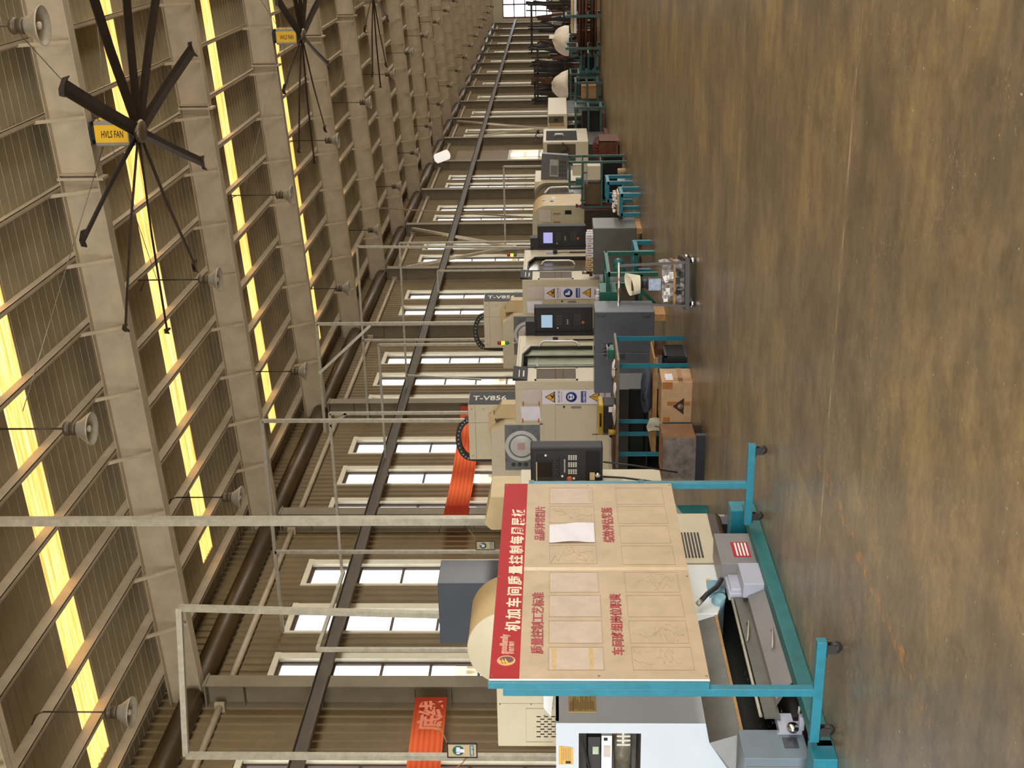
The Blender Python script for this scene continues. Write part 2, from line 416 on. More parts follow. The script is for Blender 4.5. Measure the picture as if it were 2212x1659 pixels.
# far end wall with its big gridded window
fw0 = onY(1087, 38, YF); fx0 = fw0.x; fz1 = fw0.z; fz0 = 1.0; fx1 = fx0 + 7.2
mb = MB(); mb.box(XL, fx0, YF, YF + 0.2, 0, 9.8).box(fx1, XR, YF, YF + 0.2, 0, 9.8).box(fx0, fx1, YF, YF + 0.2, fz1, 9.8).box(fx0, fx1, YF, YF + 0.2, 0, fz0)
structure(mb.build('wall_far', CREAM))
mb = MB()
for k in range(7): mb.box(fx0 + k * 1.2 - 0.06, fx0 + k * 1.2 + 0.06, YF - 0.02, YF + 0.1, fz0, fz1)
z = fz1
while z > fz0: mb.box(fx0, fx1, YF - 0.02, YF + 0.1, z - 0.05, z + 0.05); z -= 1.05
wf = structure(mb.build('window_100', mat('red_brown_mullion', srgb(120, 60, 50), 0.5)))
structure(MB().box(fx0, fx1, YF + 0.11, YF + 0.115, fz0, fz1).build('pane', GLASS, wf))

# ------------------------------------------------------------------ roof sheet, skylights
SKY_T0, SKY_T1 = 3.16, 3.84                     # skylight strip within each bay
sk = [(yb + SKY_T0, yb + SKY_T1) for yb in BAYS[:-1]]
SX0, SX1 = -11.35, 11.5
mb = MB()
def slab(x0, x1, y0, y1, t=0.06):
    a, b_ = zroof(x0), zroof(x1)
    mb._add([(x0, y0, a), (x1, y0, b_), (x1, y1, b_), (x0, y1, a), (x0, y0, a + t), (x1, y0, b_ + t), (x1, y1, b_ + t), (x0, y1, a + t)],
            [(0, 1, 2, 3), (7, 6, 5, 4), (0, 4, 5, 1), (1, 5, 6, 2), (2, 6, 7, 3), (3, 7, 4, 0)])
ed = YB
for a, b_ in sk:
    slab(XL, XR, ed, a); slab(XL, SX0, a, b_); slab(SX1, XR, a, b_); ed = b_
slab(XL, XR, ed, YF)
y = YB + 0.1; k = 0
while y < YF:
    if not any(a - 0.03 < y < b_ + 0.03 for a, b_ in sk):
        w = 0.006 if k % 3 else 0.010
        a, b_ = zroof(XL), zroof(XR)
        mb._add([(XL, y - w, a), (XR, y - w, b_), (XR, y - w / 2, b_ - 0.007), (XL, y - w / 2, a - 0.007), (XL, y + w, a), (XR, y + w, b_), (XR, y + w / 2, b_ - 0.007), (XL, y + w / 2, a - 0.007)],
                [(0, 1, 2, 3), (7, 6, 5, 4), (3, 2, 6, 7)])
    y += 0.235; k += 1
structure(mb.build('ceiling', ROOFSH))

# aged fibreglass daylight panels: yellowed, streaked along the slope, dirty at the low end
SKYM, nt, b = new_mat('yellowed_fibreglass'); L = nt.links.new
tc = nt.nodes.new('ShaderNodeTexCoord'); mp = nt.nodes.new('ShaderNodeMapping'); mp.inputs['Scale'].default_value = (0.5, 16, 1); L(tc.outputs['Object'], mp.inputs[0])
nz = nt.nodes.new('ShaderNodeTexNoise'); nz.inputs['Scale'].default_value = 1.6; nz.inputs['Detail'].default_value = 5; nz.inputs['Roughness'].default_value = 0.7; L(mp.outputs[0], nz.inputs['Vector'])
rp = nt.nodes.new('ShaderNodeValToRGB'); el = rp.color_ramp.elements
el[0].position = 0.40; el[0].color = (0.95, 0.50, 0.10, 1); el[1].position = 0.66; el[1].color = (2.2, 1.45, 0.60, 1)
e = el.new(0.52); e.color = (1.7, 0.94, 0.24, 1)
L(nz.outputs['Fac'], rp.inputs['Fac']); L(rp.outputs['Color'], b.inputs['Emission Color']); setin(b, 'Emission Strength', 1.0)
b.inputs['Base Color'].default_value = (0.5, 0.38, 0.14, 1); b.inputs['Roughness'].default_value = 0.5
for i, (a, b_) in enumerate(sk):
    q = MB(); z0, z1 = zroof(SX0) + 0.01, zroof(SX1) + 0.01
    n = 6
    for j in range(n):                           # gently fluted panel
        y0 = a + (b_ - a) * j / n; y1 = a + (b_ - a) * (j + 0.5) / n; y2 = a + (b_ - a) * (j + 1) / n
        q.quad((SX0, y0, z0), (SX0, y1, z0 + 0.02), (SX1, y1, z1 + 0.02), (SX1, y0, z1)); q.quad((SX0, y1, z0 + 0.02), (SX0, y2, z0), (SX1, y2, z1), (SX1, y1, z1 + 0.02))
    o = q.build('skylight_window', SKYM); structure(o)

# ------------------------------------------------------------------ steel frames: columns, tapered rafters, purlins, braces
PURX = [-11.54 + 0.98 * k for k in range(25)]
PURX = [x for x in PURX if x < XR - 0.3]
for x in PURX:                                   # Z purlins along the hall
    zt = zroof(x) - 0.005; q = MB()
    q.box(x - 0.004, x + 0.004, YB, YF, zt - 0.2, zt); q.box(x, x + 0.065, YB, YF, zt - 0.2, zt - 0.192); q.box(x - 0.065, x, YB, YF, zt - 0.008, zt)
    q.box(x + 0.057, x + 0.065, YB, YF, zt - 0.2, zt - 0.175)
    structure(q.build('purlin_beam', STEELW))
rf = MB()
XA, XB = XL + 0.02, XR - 0.1
def sl(x0, x1, y0, y1, f0, t):
    a, b_ = f0(x0), f0(x1)
    rf._add([(x0, y0, a), (x1, y0, b_), (x1, y1, b_), (x0, y1, a), (x0, y0, a + t), (x1, y0, b_ + t), (x1, y1, b_ + t), (x0, y1, a + t)],
            [(0, 3, 2, 1), (4, 5, 6, 7), (0, 1, 5, 4), (1, 2, 6, 5), (2, 3, 7, 6), (3, 0, 4, 7)])
sl(XA, XB, -0.11, 0.11, zbot, 0.014); sl(XA, XB, -0.11, 0.11, lambda x: ztop(x) - 0.014, 0.014); sl(XA, XB, -0.005, 0.005, zbot, 0.54)
for x in (-3.55, 4.6):                           # bolted splices
    rf.box(x - 0.018, x + 0.018, -0.12, 0.12, zbot(x) - 0.07, ztop(x) + 0.02); rf.box(x + 0.05, x + 0.062, -0.10, 0.10, zbot(x), ztop(x))
for x in PURX:                                   # web stiffener and flange brace at every purlin, on both faces
    if x < -11: continue
    for s in (-1, 1):
        rf.bar((x, s * 0.09, zbot(x) + 0.03), (x, s * 0.48, ztop(x) + 0.03), 0.045, 0.045)
rf0 = structure(rf.build('roof_beam', STEELW))
cl = MB()
cl.box(0.02, 0.03 + 0.4, -0.005, 0.005, 0, 7.25); cl.box(0.42, 0.436, -0.15, 0.15, 0, 7.25); cl.box(0.02, 0.036, -0.15, 0.15, 0, 7.25)
cl.box(0.02, 0.46, -0.17, 0.17, 7.2, 7.225); cl.box(0.02, 0.5, -0.2, 0.2, 0, 0.025)
for z in (6.6, 5.35, 3.3): cl.box(0.03, 0.42, -0.14, 0.14, z, z + 0.012)
cl0 = structure(cl.build('steel_column', mat('column_paint', srgb(132, 118, 92), 0.55, 0, 0.15, 1.5)))
for i, yb in enumerate(b_ for b_ in BAYS if YB < b_ < YF):
    a = rf0 if i == 0 else rf0.copy(); c = cl0 if i == 0 else cl0.copy()
    if i: COL.objects.link(a); COL.objects.link(c)
    a.location = (0, yb, 0); c.location = (XL, yb, 0)
# eave gutter lining, eave strut tube and runway beam along the left wall
for yb in BAYS[:-1]:
    if yb + BAY > YF: continue
    q = MB(); q.tube([(XL + 0.20, yb + 0.14, 7.42), (XL + 0.20, yb + BAY - 0.14, 7.42)], 0.19, 16); structure(q.build('trim_gutter', DUCT))
    q = MB(); q.tube([(XL + 0.10, yb + 0.25, 6.98), (XL + 0.10, yb + BAY - 0.25, 6.98)], 0.055, 10); q.box(XL, XL + 0.18, yb + 0.2, yb + 0.25, 6.9, 7.06); q.box(XL, XL + 0.18, yb + BAY - 0.25, yb + BAY - 0.2, 6.9, 7.06)
    structure(q.build('trim_eave_tube', STEELW))
q = MB(); X0 = XL + 0.47
q.box(X0, X0 + 0.012, YB, YF, 5.24, 5.46); q.box(X0, X0 + 0.10, YB, YF, 5.24, 5.252); q.box(X0, X0 + 0.10, YB, YF, 5.448, 5.46); q.box(X0 + 0.088, X0 + 0.10, YB, YF, 5.252, 5.285)
structure(q.build('runway_beam', DARKBEAM))
# diagonal wall bracing in two bays
for k, hi, lo in ((5, 6.1, 3.0), (9, 6.1, 2.0)):
    yb = BAY0 + BAY * k; ym = yb + BAY / 2
    for s in (0, 1):
        q = MB(); e = yb + 0.2 if s == 0 else yb + BAY - 0.2
        q.bar((XL + 0.30, e, hi + 0.9), (XL + 0.30, ym, lo + 0.15), 0.09, 0.09)
        structure(q.build('brace_beam', STEELW))
    q = MB(); q.box(XL + 0.27, XL + 0.33, ym - 0.22, ym + 0.22, lo, lo + 0.3); structure(q.build('brace_beam', STEELW))
# the neighbouring works building seen through the panes
mb = MB(); mb.box(-26, -24, -20, 160, 0, 4.6); mb.box(-24.2, -23.6, -20, 160, 4.6, 4.95)
for yb in range(-20, 160, 6): mb.box(-24.05, -23.9, yb, yb + 2.4, 1.6, 3.2)
structure(mb.build('outside_wall', mat('outside_render', srgb(232, 214, 182), 0.8, 0, 0.06, 0.6)))
structure(MB().box(-60, XL - 0.3, -40, 170, -0.25, -0.06).build('outside_ground', mat('outside_concrete', srgb(190, 186, 178), 0.9, 0, 0.08, 0.5)))
# ------------------------------------------------------------------ big ceiling fans
FX, FZ, FR, FPH = -2.931, 7.19, 2.79, 11.3463
def make_fan(label):
    t = thing('ceiling_fan', label, 'fan', (FX, 16.85, FZ), 0, 'big ten-blade ceiling fans down the hall')
    MB().lathe((0, 0, 0), [(0.001, -0.07), (0.13, -0.07), (0.16, -0.04), (0.16, 0.05), (0.09, 0.08), (0.001, 0.08)], 28).build('hub', mat('fan_hub_metal', srgb(110, 92, 66), 0.4, 0.4, 0.2, 8), t)
    MB().box(-0.17, 0.17, -0.17, 0.17, 0.09, 0.55).build('motor_housing', mat('fan_motor_grey', srgb(150, 142, 128), 0.45, 0.2, 0.1, 6), t, 0.02)
    for f, (o, rd) in enumerate((((-0.105, -0.173, 0.45), (0, -1)), ((0.173, -0.105, 0.45), (1, 0)), ((-0.173, 0.105, 0.45), (-1, 0)))):
        q = MB()
        if f == 0: q.box(-0.115, 0.115, -0.174, -0.168, 0.10, 0.54)
        elif f == 1: q.box(0.168, 0.174, -0.115, 0.115, 0.10, 0.54)
        else: q.box(-0.174, -0.168, -0.115, 0.115, 0.10, 0.54)
        lb = q.build('yellow_label', YELLOW, t); lb['label'] = 'yellow label panel with black lettering'
        if f == 0: fr = frame((-0.05, -0.176, 0.46), (0, 0, -1), (1, 0, 0))
        elif f == 1: fr = frame((0.176, -0.05, 0.46), (0, 0, -1), (0, 1, 0))
        else: fr = frame((-0.176, 0.05, 0.46), (0, 0, -1), (0, -1, 0))
        text('HVLS FAN', fr, 0.13, INK, lb, width=0.30, bold=0.002, shear=0.12)
    q = MB(); q.box(-0.09, 0.09, -0.11, 0.11, 0.55, 0.64); q.box(-0.15, 0.15, -0.13, 0.13, 0.60, 0.625); q.cyl((0.05, 0, 0.62), (0.05, 0, 0.68), 0.05, 10)
    q.build('mounting_bracket', BLACK, t)
    for k in range(10):
        a = FPH - k * 2 * PI / 10; R = Matrix.Rotation(a, 4, 'Z')
        sec = [(-0.085, 0.012), (-0.05, 0.022), (0.02, 0.020), (0.085, -0.014), (0.085, -0.020), (0.0, 0.004), (-0.085, 0.004)]
        vs = []
        for r, dz in ((0.11, 0.0), (1.4, -0.02), (FR, -0.085)):
            for y, z in sec:
                vs.append(R @ Vector((r, y * 0.98, z * 1.0 - y * 0.16 + dz)))
        n = len(sec); fs = [(i * n + j, i * n + (j + 1) % n, (i + 1) * n + (j + 1) % n, (i + 1) * n + j) for i in (0, 1) for j in range(n)]
        fs += [tuple(range(n))[::-1], tuple(range(2 * n, 3 * n))]
        b = MB()._add(vs, fs).build('blade', FANM, t)
        w = MB(); pf = [(-0.115, -0.03), (-0.10, 0.035), (-0.02, 0.055), (0.10, 0.03), (0.125, -0.045), (0.05, -0.012), (-0.05, -0.012)]
        vs = [R @ Vector((r, y, z - y * 0.16 - 0.085)) for r in (FR - 0.005, FR + 0.022) for y, z in pf]; n = len(pf)
        w._add(vs, [tuple(range(n))[::-1], tuple(range(n, 2 * n))] + [(j, (j + 1) % n, n + (j + 1) % n, n + j) for j in range(n)])
        w.build('blade_tip', FANM, b)
    for s in (-1, 1):
        for e in (-1, 1):
            MB().tube([(0.12 * s, 0.1 * e, 0.45), (2.9 * s, 2.8 * e, 1.12 + 0.178 * s)], 0.006, 5).build('guy_wire', STEEL, t)
    return t
fan0 = make_fan('large ten-blade ceiling fan with yellow motor label, nearest and biggest of the three')
for k, lb in ((2, 'ten-blade ceiling fan with yellow motor label, two roof frames beyond the nearest one'), (4, 'far ceiling fan whose thin blade tips hang between distant roof frames')):
    c = copy_tree(fan0); c.location = (FX, 16.85 + BAY * k, FZ); c['label'] = lb

# ------------------------------------------------------------------ bell lamps on rods, three rows
def make_lamp():
    t = thing('pendant_lamp', 'x', 'lamp', (0, 0, 0), 0, 'bell-shaped pendant lamps under the roof')
    MB().lathe((0, 0, 0), [(0.05, 0.135), (0.085, 0.125), (0.10, 0.09), (0.135, 0.045), (0.172, 0.0), (0.190, -0.03), (0.193, -0.045), (0.187, -0.045), (0.165, -0.005), (0.125, 0.04), (0.09, 0.08), (0.03, 0.11)], 28).build('lamp_shade', LAMPM, t)
    MB().lathe((0, 0, 0), [(0.001, 0.14), (0.078, 0.14), (0.082, 0.155), (0.082, 0.20), (0.072, 0.205), (0.072, 0.225), (0.082, 0.23), (0.082, 0.265), (0.06, 0.285), (0.001, 0.285)], 20).build('ballast', LAMPD, t)
    MB().lathe((0, 0, 0), [(0.001, -0.03), (0.035, -0.02), (0.045, 0.02), (0.03, 0.09), (0.001, 0.1)], 14).build('bulb', LAMPIN, t)
    return t
lamp0 = make_lamp(); first = True
for X, Z, Y0, n, row in ((-9.354, 6.90, 12.845, 18, 'nearest the windows'), (-5.633, 6.94, 13.046, 14, 'over the machines')):
    for k in range(n):
        c = lamp0 if first else copy_tree(lamp0); first = False
        Y = Y0 + BAY * k; c.location = (X, Y, Z)
        c['label'] = '%s bell lamp, counted from the near end, in the row %s' % (ordn(k), row)
        q = MB(); q.tube([(0, 0, 0.28), (0, 0, zroof(X) - 0.21 - Z)], 0.011, 6)
        q.tube([(0, 0, zroof(X) - 0.21 - Z), (-0.03, -0.02, zroof(X) - 0.12 - Z), (-0.16, -0.05, zroof(X) - 0.06 - Z)], 0.010, 5)
        q.build('rod', LAMPD, c)
c = copy_tree(lamp0)
for ch in list(c.children):
    if ch.name.startswith('rod'): bpy.data.objects.remove(ch)
p = onY(84, 55, 12.5); c.location = p; c['label'] = 'biggest bell-shaped pendant lamp, alone beside the nearest fan'
MB().tube([(0, 0, 0.28), (0, 0, zroof(p.x) - 0.2 - p.z)], 0.011, 6).build('rod', LAMPD, c)

# ------------------------------------------------------------------ conduit frames: square steel tubes carrying cables and air to the machines
def conduit(label, segs, w=0.05, name='conduit_frame', m_=None):
    """segs: list of (a, b); lowest point is the base"""
    lo = min((p for s in segs for p in s), key=lambda p: p[2])
    t = thing(name, label, 'pipe frame', lo)
    for a, b in segs:
        up = abs(Vector(b).z - Vector(a).z) > 0.7 * (Vector(b) - Vector(a)).length
        MB(lo).bar(a, b, w, w).build('upright' if up else 'crossbar', m_ or GALV, t)
    return t
def drop(p, x1, y1):
    """foot of an upright that hangs from p and ends at picture point"""
    return onY(x1, y1, p.y)
a = onY(-260, 1124, 10.85); b = onY(1092, 1124, 10.85); b.z = 1.0
conduit('thick pale square post rising from behind the quality board to the roof', [(Vector((b.x, 10.85, 0)), Vector((b.x, 10.85, zbot(b.x) + 0.5)))], 0.075)
a = onY(387, 1313, 10.4); b = onZ(402, 1632, a.z); f1 = onY(952, 1328, 10.4); f2 = onY(1190, 1620, b.y)
conduit('square tube goalpost standing over the dark box on the nearest machine', [(f1, a), (a, b), (Vector((b.x, b.y, 0)), b)], 0.055)
GP = b.copy()
a = onY(686, 1403, 11.6); b = onZ(742, 1235, a.z)
conduit('thin conduit bent level along the hall beside the dark machine box', [(Vector((a.x, a.y, 0)), a), (a, b)], 0.04)
a = onY(566, 909, 18.9); b = onZ(597, 1185, a.z); a2 = Vector((-12.05, a.y, a.z))
conduit('tall conduit with a long bar to the wall and a glove sign on its upright', [(onY(1015, 908, 18.9), a), (a, a2), (Vector((b.x, a.y, 0)), Vector((b.x, a.y, a.z)))], 0.055)
P3 = Vector((b.x, a.y, a.z))
a = onY(712, 893, 20.9)
conduit('second conduit upright close beside the glove-sign frame, with its own bar to the wall', [(Vector((a.x, a.y, 0)), a), (a, Vector((-12.05, a.y, a.z))), (a + Vector((-0.25, 0, 0)), a + Vector((0, 0, -0.3)))], 0.05)
a = onY(684, 700, 23.9); b = onZ(700, 938, a.z); b.y = a.y
conduit('conduit frame over the third machine with a diagonal stay and an open bar end', [(onY(1047, 697, 23.9), a), (a, b), (onY(800, 703, 23.86), onZ(690, 806, a.z - 0.03))], 0.055)
a = onY(771, 533, 28.2); b = onZ(785, 733, a.z); b.y = a.y
conduit('conduit frame behind the 211 lathe with two uprights and a bar to the wall', [(onY(1140, 535, 28.2), a), (a, Vector((-12.05, a.y, a.z))), (Vector((b.x, a.y, 0)), b)], 0.05)
a = onY(863, 525, 29.4); b = onZ(880, 852, a.z); b.y = a.y
c_ = onZ(876, 818, a.z); c_.y = a.y
conduit('lower conduit frame with a bar that ends at a short dropped pipe', [(onY(1145, 522, 29.4), a), (a, Vector((-12.05, a.y, a.z))), (onY(1040, 820, 29.4), c_)], 0.045)
a = onY(818, 745, 25.2)
conduit('conduit upright close to its neighbour, with a bar running back to the wall', [(Vector((a.x, a.y, 0)), a), (a, Vector((-12.05, a.y, a.z)))], 0.05)
a = onY(945, 585, 33.5); b = onZ(948, 626, a.z); b.y = a.y
conduit('short hooked conduit before the wall windows beyond the red signal light', [(Vector((a.x, a.y, 0)), a), (a, b)], 0.045)
a = onY(1088, 360, 44.0); b = onZ(1094, 519, a.z); b.y = a.y
conduit('level grey conduit crossing in front of the tall windows near the tilted panel', [(a, b), (Vector((b.x, b.y, 0)), b), (Vector((a.x, a.y, 0)), a)], 0.06)
a = onY(800, 449, 40.45); a.z = zbot(a.x) + 0.05; b = onY(1154, 470, 31.2)
conduit('slanting thin tie rod from a roof frame down towards the lathes', [(b, a)], 0.04)

# ------------------------------------------------------------------ safety signs hung on the conduits
def hung_sign(label, c, w, h, kind):
    """plate facing the camera side; c = top centre"""
    t = thing('safety_sign', label, 'sign', (c.x, c.y, c.z - h / 2))
    MB().box(-w / 2, w / 2, -0.008, 0.0, -h / 2, h / 2).build('plate', TANSHEET, t)
    MB().lathe((0, -0.010, h * 0.13), [(0.0005, 0.0), (w * 0.36, 0.0), (w * 0.36, 0.003)], 28, 'Y').build('round_pictogram', TEALD, t)
    q = MB()
    if kind == 'ear':
        q.lathe((0, -0.0125, h * 0.13), [(0.0005, 0), (w * 0.16, 0), (w * 0.16, 0.002)], 20, 'Y'); q.cbox((0, -0.0125, h * 0.0), w * 0.26, 0.003, h * 0.16)
        for s in (-1, 1): q.cbox((s * w * 0.2, -0.0125, h * 0.14), w * 0.09, 0.003, h * 0.13)
    else:
        q.cbox((-w * 0.03, -0.0125, h * 0.12), w * 0.30, 0.003, h * 0.16, 0, 0, 0.3)
        for j in range(3): q.cbox((w * (0.05 + 0.07 * j), -0.0125, h * (0.23 - 0.02 * j)), w * 0.05, 0.003, h * 0.14, 0, 0, 0.5)
    q.build('pictogram_figure', PAPERW, t)
    MB().box(-w * 0.38, w * 0.38, -0.011, -0.008, -h * 0.40, -h * 0.26).build('caption_strip', TEALD, t)
    text('必须戴护耳器' if kind == 'ear' else '必须戴防护手套', frame((-w * 0.34, -0.0125, -h * 0.37), (1, 0, 0), (0, 0, 1)), h * 0.10, PAPERW, t, width=w * 0.68)
    for k, (xa, za, xb, zb) in enumerate(((w / 2, h / 2, w * 1.9, h * 0.95), (-w / 2, -h * 0.2, -w * 1.6, h * 0.35))): MB().tube([(xa, 0, za), ((xa + xb) / 2, 0.02, (za + zb) / 2 - 0.02), (xb, 0.03, zb)], 0.006, 5).build('hanging_wire', WOOD, t)
    q = MB(); e = 0.006
    q.box(-w / 2 - e, w / 2 + e, -0.012, 0.002, h / 2 - e, h / 2 + e); q.box(-w / 2 - e, w / 2 + e, -0.012, 0.002, -h / 2 - e, -h / 2 + e)
    q.box(-w / 2 - e, -w / 2 + e, -0.012, 0.002, -h / 2, h / 2); q.box(w / 2 - e, w / 2 + e, -0.012, 0.002, -h / 2, h / 2)
    q.build('dark_border', BLACK, t)
    return t
yS = GP.y - 0.05
a = onY(967, 1620, yS); b = onY(1030, 1620, yS)
hung_sign('tan ear protection sign wired to the near conduit upright', a, (onY(1000, 1605, yS) - onY(1000, 1634, yS)).length, a.z - b.z, 'ear')
a = onY(1029, 1178, P3.y - 0.03); b = onY(1068, 1178, P3.y - 0.03)
yS = P3.y - 0.03
hung_sign('small tan protective glove sign on the conduit above the quality board', a, (onY(1050, 1169, P3.y) - onY(1050, 1187, P3.y)).length, a.z - b.z, 'glove')

# ------------------------------------------------------------------ red cloth banners tied along the wall columns
CLOTH, nt, b = new_mat('red_banner_cloth'); L = nt.links.new
tc = nt.nodes.new('ShaderNodeTexCoord'); nz = nt.nodes.new('ShaderNodeTexNoise'); nz.inputs['Scale'].default_value = 2.5; L(tc.outputs['Object'], nz.inputs['Vector'])
rp = nt.nodes.new('ShaderNodeValToRGB'); rp.color_ramp.elements[0].color = (*srgb(176, 30, 16), 1); rp.color_ramp.elements[1].color = (*srgb(214, 50, 24), 1); L(nz.outputs['Fac'], rp.inputs['Fac'])
L(rp.outputs[0], b.inputs['Base Color']); b.inputs['Roughness'].default_value = 0.8
tl = nt.nodes.new('ShaderNodeBsdfTranslucent'); tl.inputs[0].default_value = (0.95, 0.20, 0.06, 1); mx = nt.nodes.new('ShaderNodeMixShader'); mx.inputs[0].default_value = 0.62
L(b.outputs[0], mx.inputs[1]); L(tl.outputs[0], mx.inputs[2]); L(mx.outputs[0], nt.nodes['Material Output'].inputs[0])
def banner(label, y0, y1, zt0, zt1, hgt, words, seed):
    X = XL + 0.52
    t = thing('wall_banner', label, 'banner', (X, (y0 + y1) / 2, (zt0 + zt1) / 2 - hgt))
    o = (X, (y0 + y1) / 2, (zt0 + zt1) / 2 - hgt)
    def fn(u, v):
        sag = -0.05 * math.sin(PI * u)
        return Vector((X + 0.03 * math.sin(9 * u + seed) * (0.3 + v) + 0.018 * math.sin(38 * v + 3 * u + seed) * math.sin(PI * u) ** 0.5, y0 + (y1 - y0) * u, zt0 + (zt1 - zt0) * u + sag - hgt * v))
    s = MB(o).grid(fn, 90, 24).build('cloth', CLOTH, t)
    for u in (0, 1):
        for v in (0, 1):
            p = fn(u, v); MB(o).tube([p, p + Vector((-0.06, 0.28 if u else -0.28, 0.04))], 0.008, 5).build('tie_cord', BLACK, t)
    for ch, u in words:
        p = fn(u, 0.84); p.x += 0.05
        text(ch, frame(Vector(p) - Vector(o), (0, 1, 0), (0, 0, 1)), hgt * 0.78, mat('faded_orange_lettering', srgb(224, 128, 96), 0.7, 0, 0.0), t, bold=0.012)
banner('near red cloth banner with two pale characters before the wall windows', 10.3, 16.3, 3.80, 3.81, 0.49, (('底', 0.845), ('线', 0.905)), 0.3)
banner('far red cloth banner hanging behind the second machine', 22.0, 28.1, 3.88, 3.92, 0.48, (), 1.7)
# ------------------------------------------------------------------ wheeled quality board in front of the nearest machine
BA, BB = Vector((-4.31, 6.14, 0)), Vector((-4.31, 8.83, 0))
bl = (BB - BA).length; brz = math.atan2(-(BB.x - BA.x), BB.y - BA.y)
bd = thing('display_board', 'wheeled teal stand with a cream board under a red title band', 'notice board', BA, -math.atan2(BB.x - BA.x, BB.y - BA.y))
BM = Matrix.Translation(BA) @ Matrix.Rotation(-math.atan2(BB.x - BA.x, BB.y - BA.y), 4, 'Z')
BMI = BM.inverted()
PXO = 0.075                                      # panel face, local x
def bpx(x, y):
    """picture point on the panel face, in board coordinates (y along, z up)"""
    o = BMI @ Vector((0, 0, EYE)); d = BMI.to_3x3() @ ray(x, y); t_ = (PXO - o.x) / d.x; p = o + d * t_; return p
n0, n1, f0_, f1_ = bpx(1058, 1467), bpx(1530, 1467), bpx(1090, 1045), bpx(1452, 1045)
PY0, PY1 = (n0.y + n1.y) / 2, (f0_.y + f1_.y) / 2; PZ1, PZ0 = (n0.z + f0_.z) / 2, (n1.z + f1_.z) / 2
for yy, top in ((0, PZ1 - 0.08), (bl, PZ1 - 0.2)):
    MB().box(-0.025, 0.025, yy - 0.025, yy + 0.025, 0.14, top).build('post', TEAL, bd, 0.003)
    MB().box(-0.34, 0.34, yy - 0.027, yy + 0.027, 0.09, 0.145).build('foot_beam', TEAL, bd, 0.003)
    for s in (-0.28, 0.28):
        c = MB(); c.box(s - 0.035, s + 0.035, yy - 0.03, yy + 0.03, 0.082, 0.09); c.box(s - 0.02, s + 0.035, yy - 0.022, yy - 0.017, 0.03, 0.084); c.box(s - 0.02, s + 0.035, yy + 0.017, yy + 0.022, 0.03, 0.084)
        cs = c.build('caster', RUBBER, bd)
        MB().lathe((s + 0.012, yy, 0.036), [(0.001, -0.012), (0.034, -0.012), (0.036, -0.008), (0.036, 0.008), (0.034, 0.012), (0.001, 0.012)], 20, 'Y').build('wheel', RUBBER, cs)
        MB().lathe((s + 0.012, yy, 0.036), [(0.001, -0.0145), (0.016, -0.0145), (0.018, -0.012)], 14, 'Y').build('wheel_cap', CHROME, cs)
fr = MB(); e = 0.02
for z in (PZ1 - 0.2, PZ0 + 0.22): fr.box(-0.02, PXO - 0.03, -0.0, bl, z - 0.02, z + 0.02)
fr.build('cross_rail', TEALD, bd)
fr = MB()
for y_ in (PY0 - 0.012, PY1 + 0.004): fr.box(PXO - 0.045, PXO - 0.008, y_ - 0.02, y_ + 0.02, PZ0 + 0.005, PZ1 + 0.005)
for z in (PZ0 + 0.02, PZ1 - 0.02): fr.box(PXO - 0.045, PXO - 0.012, PY0, PY1, z - 0.018, z + 0.018)
fr.build('back_frame', TEAL, bd)
pan = MB().box(PXO - 0.010, PXO, PY0, PY1, PZ0, PZ1).build('board_panel', mat('aged_board', srgb(192, 167, 135), 0.55, 0, 0.10, 5), bd)
MB().box(PXO - 0.011, PXO + 0.0005, PY0 - 0.006, PY0, PZ0, PZ1).build('white_edge', WHITE, pan)
PH = PZ1 - PZ0; PW = PY1 - PY0
def PT(s, t): return Vector((PXO, PY0 + PW * s, PZ1 - PH * t))
hb = MB().box(PXO, PXO + 0.0015, PY0, PY1, PZ1 - PH * 0.137, PZ1).build('title_band', REDBAND, pan)
def btext(body, xa, ya, xb, yb, hz, m_, par, bold=0.0, squeeze=True, gap=1.0):
    """body from picture point (xa,ya) baseline-left to (xb,yb) baseline-right"""
    a = bpx(xa, ya); b = bpx(xb, yb); a.x = b.x = PXO + 0.002
    return text(body, frame(a, b - a, (0, 0, 1)), hz, m_, par, width=(b - a).length if squeeze else None, bold=bold, depth=0.0008, gap=gap)
hz = bpx(1085, 1360).z - bpx(1121, 1360).z
btext('机加车间质量控制每周展板', 1120, 1364, 1131, 1100, hz * 0.96, CREAMTXT, hb, 0.0024, gap=1.32)
btext('质量控制工艺标准', 1171, 1413, 1173, 1280, (bpx(1143, 1350).z - bpx(1172, 1350).z) * 0.98, REDTXT, pan, 0.0016)
btext('品质异常图片', 1174, 1168, 1176, 1095, (bpx(1151, 1130).z - bpx(1175, 1130).z) * 0.98, REDTXT, pan, 0.0016)
btext('车间班组岗位职责', 1347, 1416, 1338, 1284, (bpx(1318, 1350).z - bpx(1346, 1350).z) * 0.98, REDTXT, pan, 0.0016)
btext('绩效评估奖惩', 1326, 1172, 1320, 1097, (bpx(1298, 1135).z - bpx(1325, 1135).z) * 0.98, REDTXT, pan, 0.0016)
btext('goodfamily', 1094, 1413, 1097, 1370, 0.062, mat('logo_lettering', srgb(206, 150, 122), 0.5, 0, 0), hb, 0.003)
btext('好家庭集团', 1109, 1413, 1110, 1386, 0.034, mat('logo_lettering_small', srgb(214, 160, 134), 0.5, 0, 0), hb, 0.001)
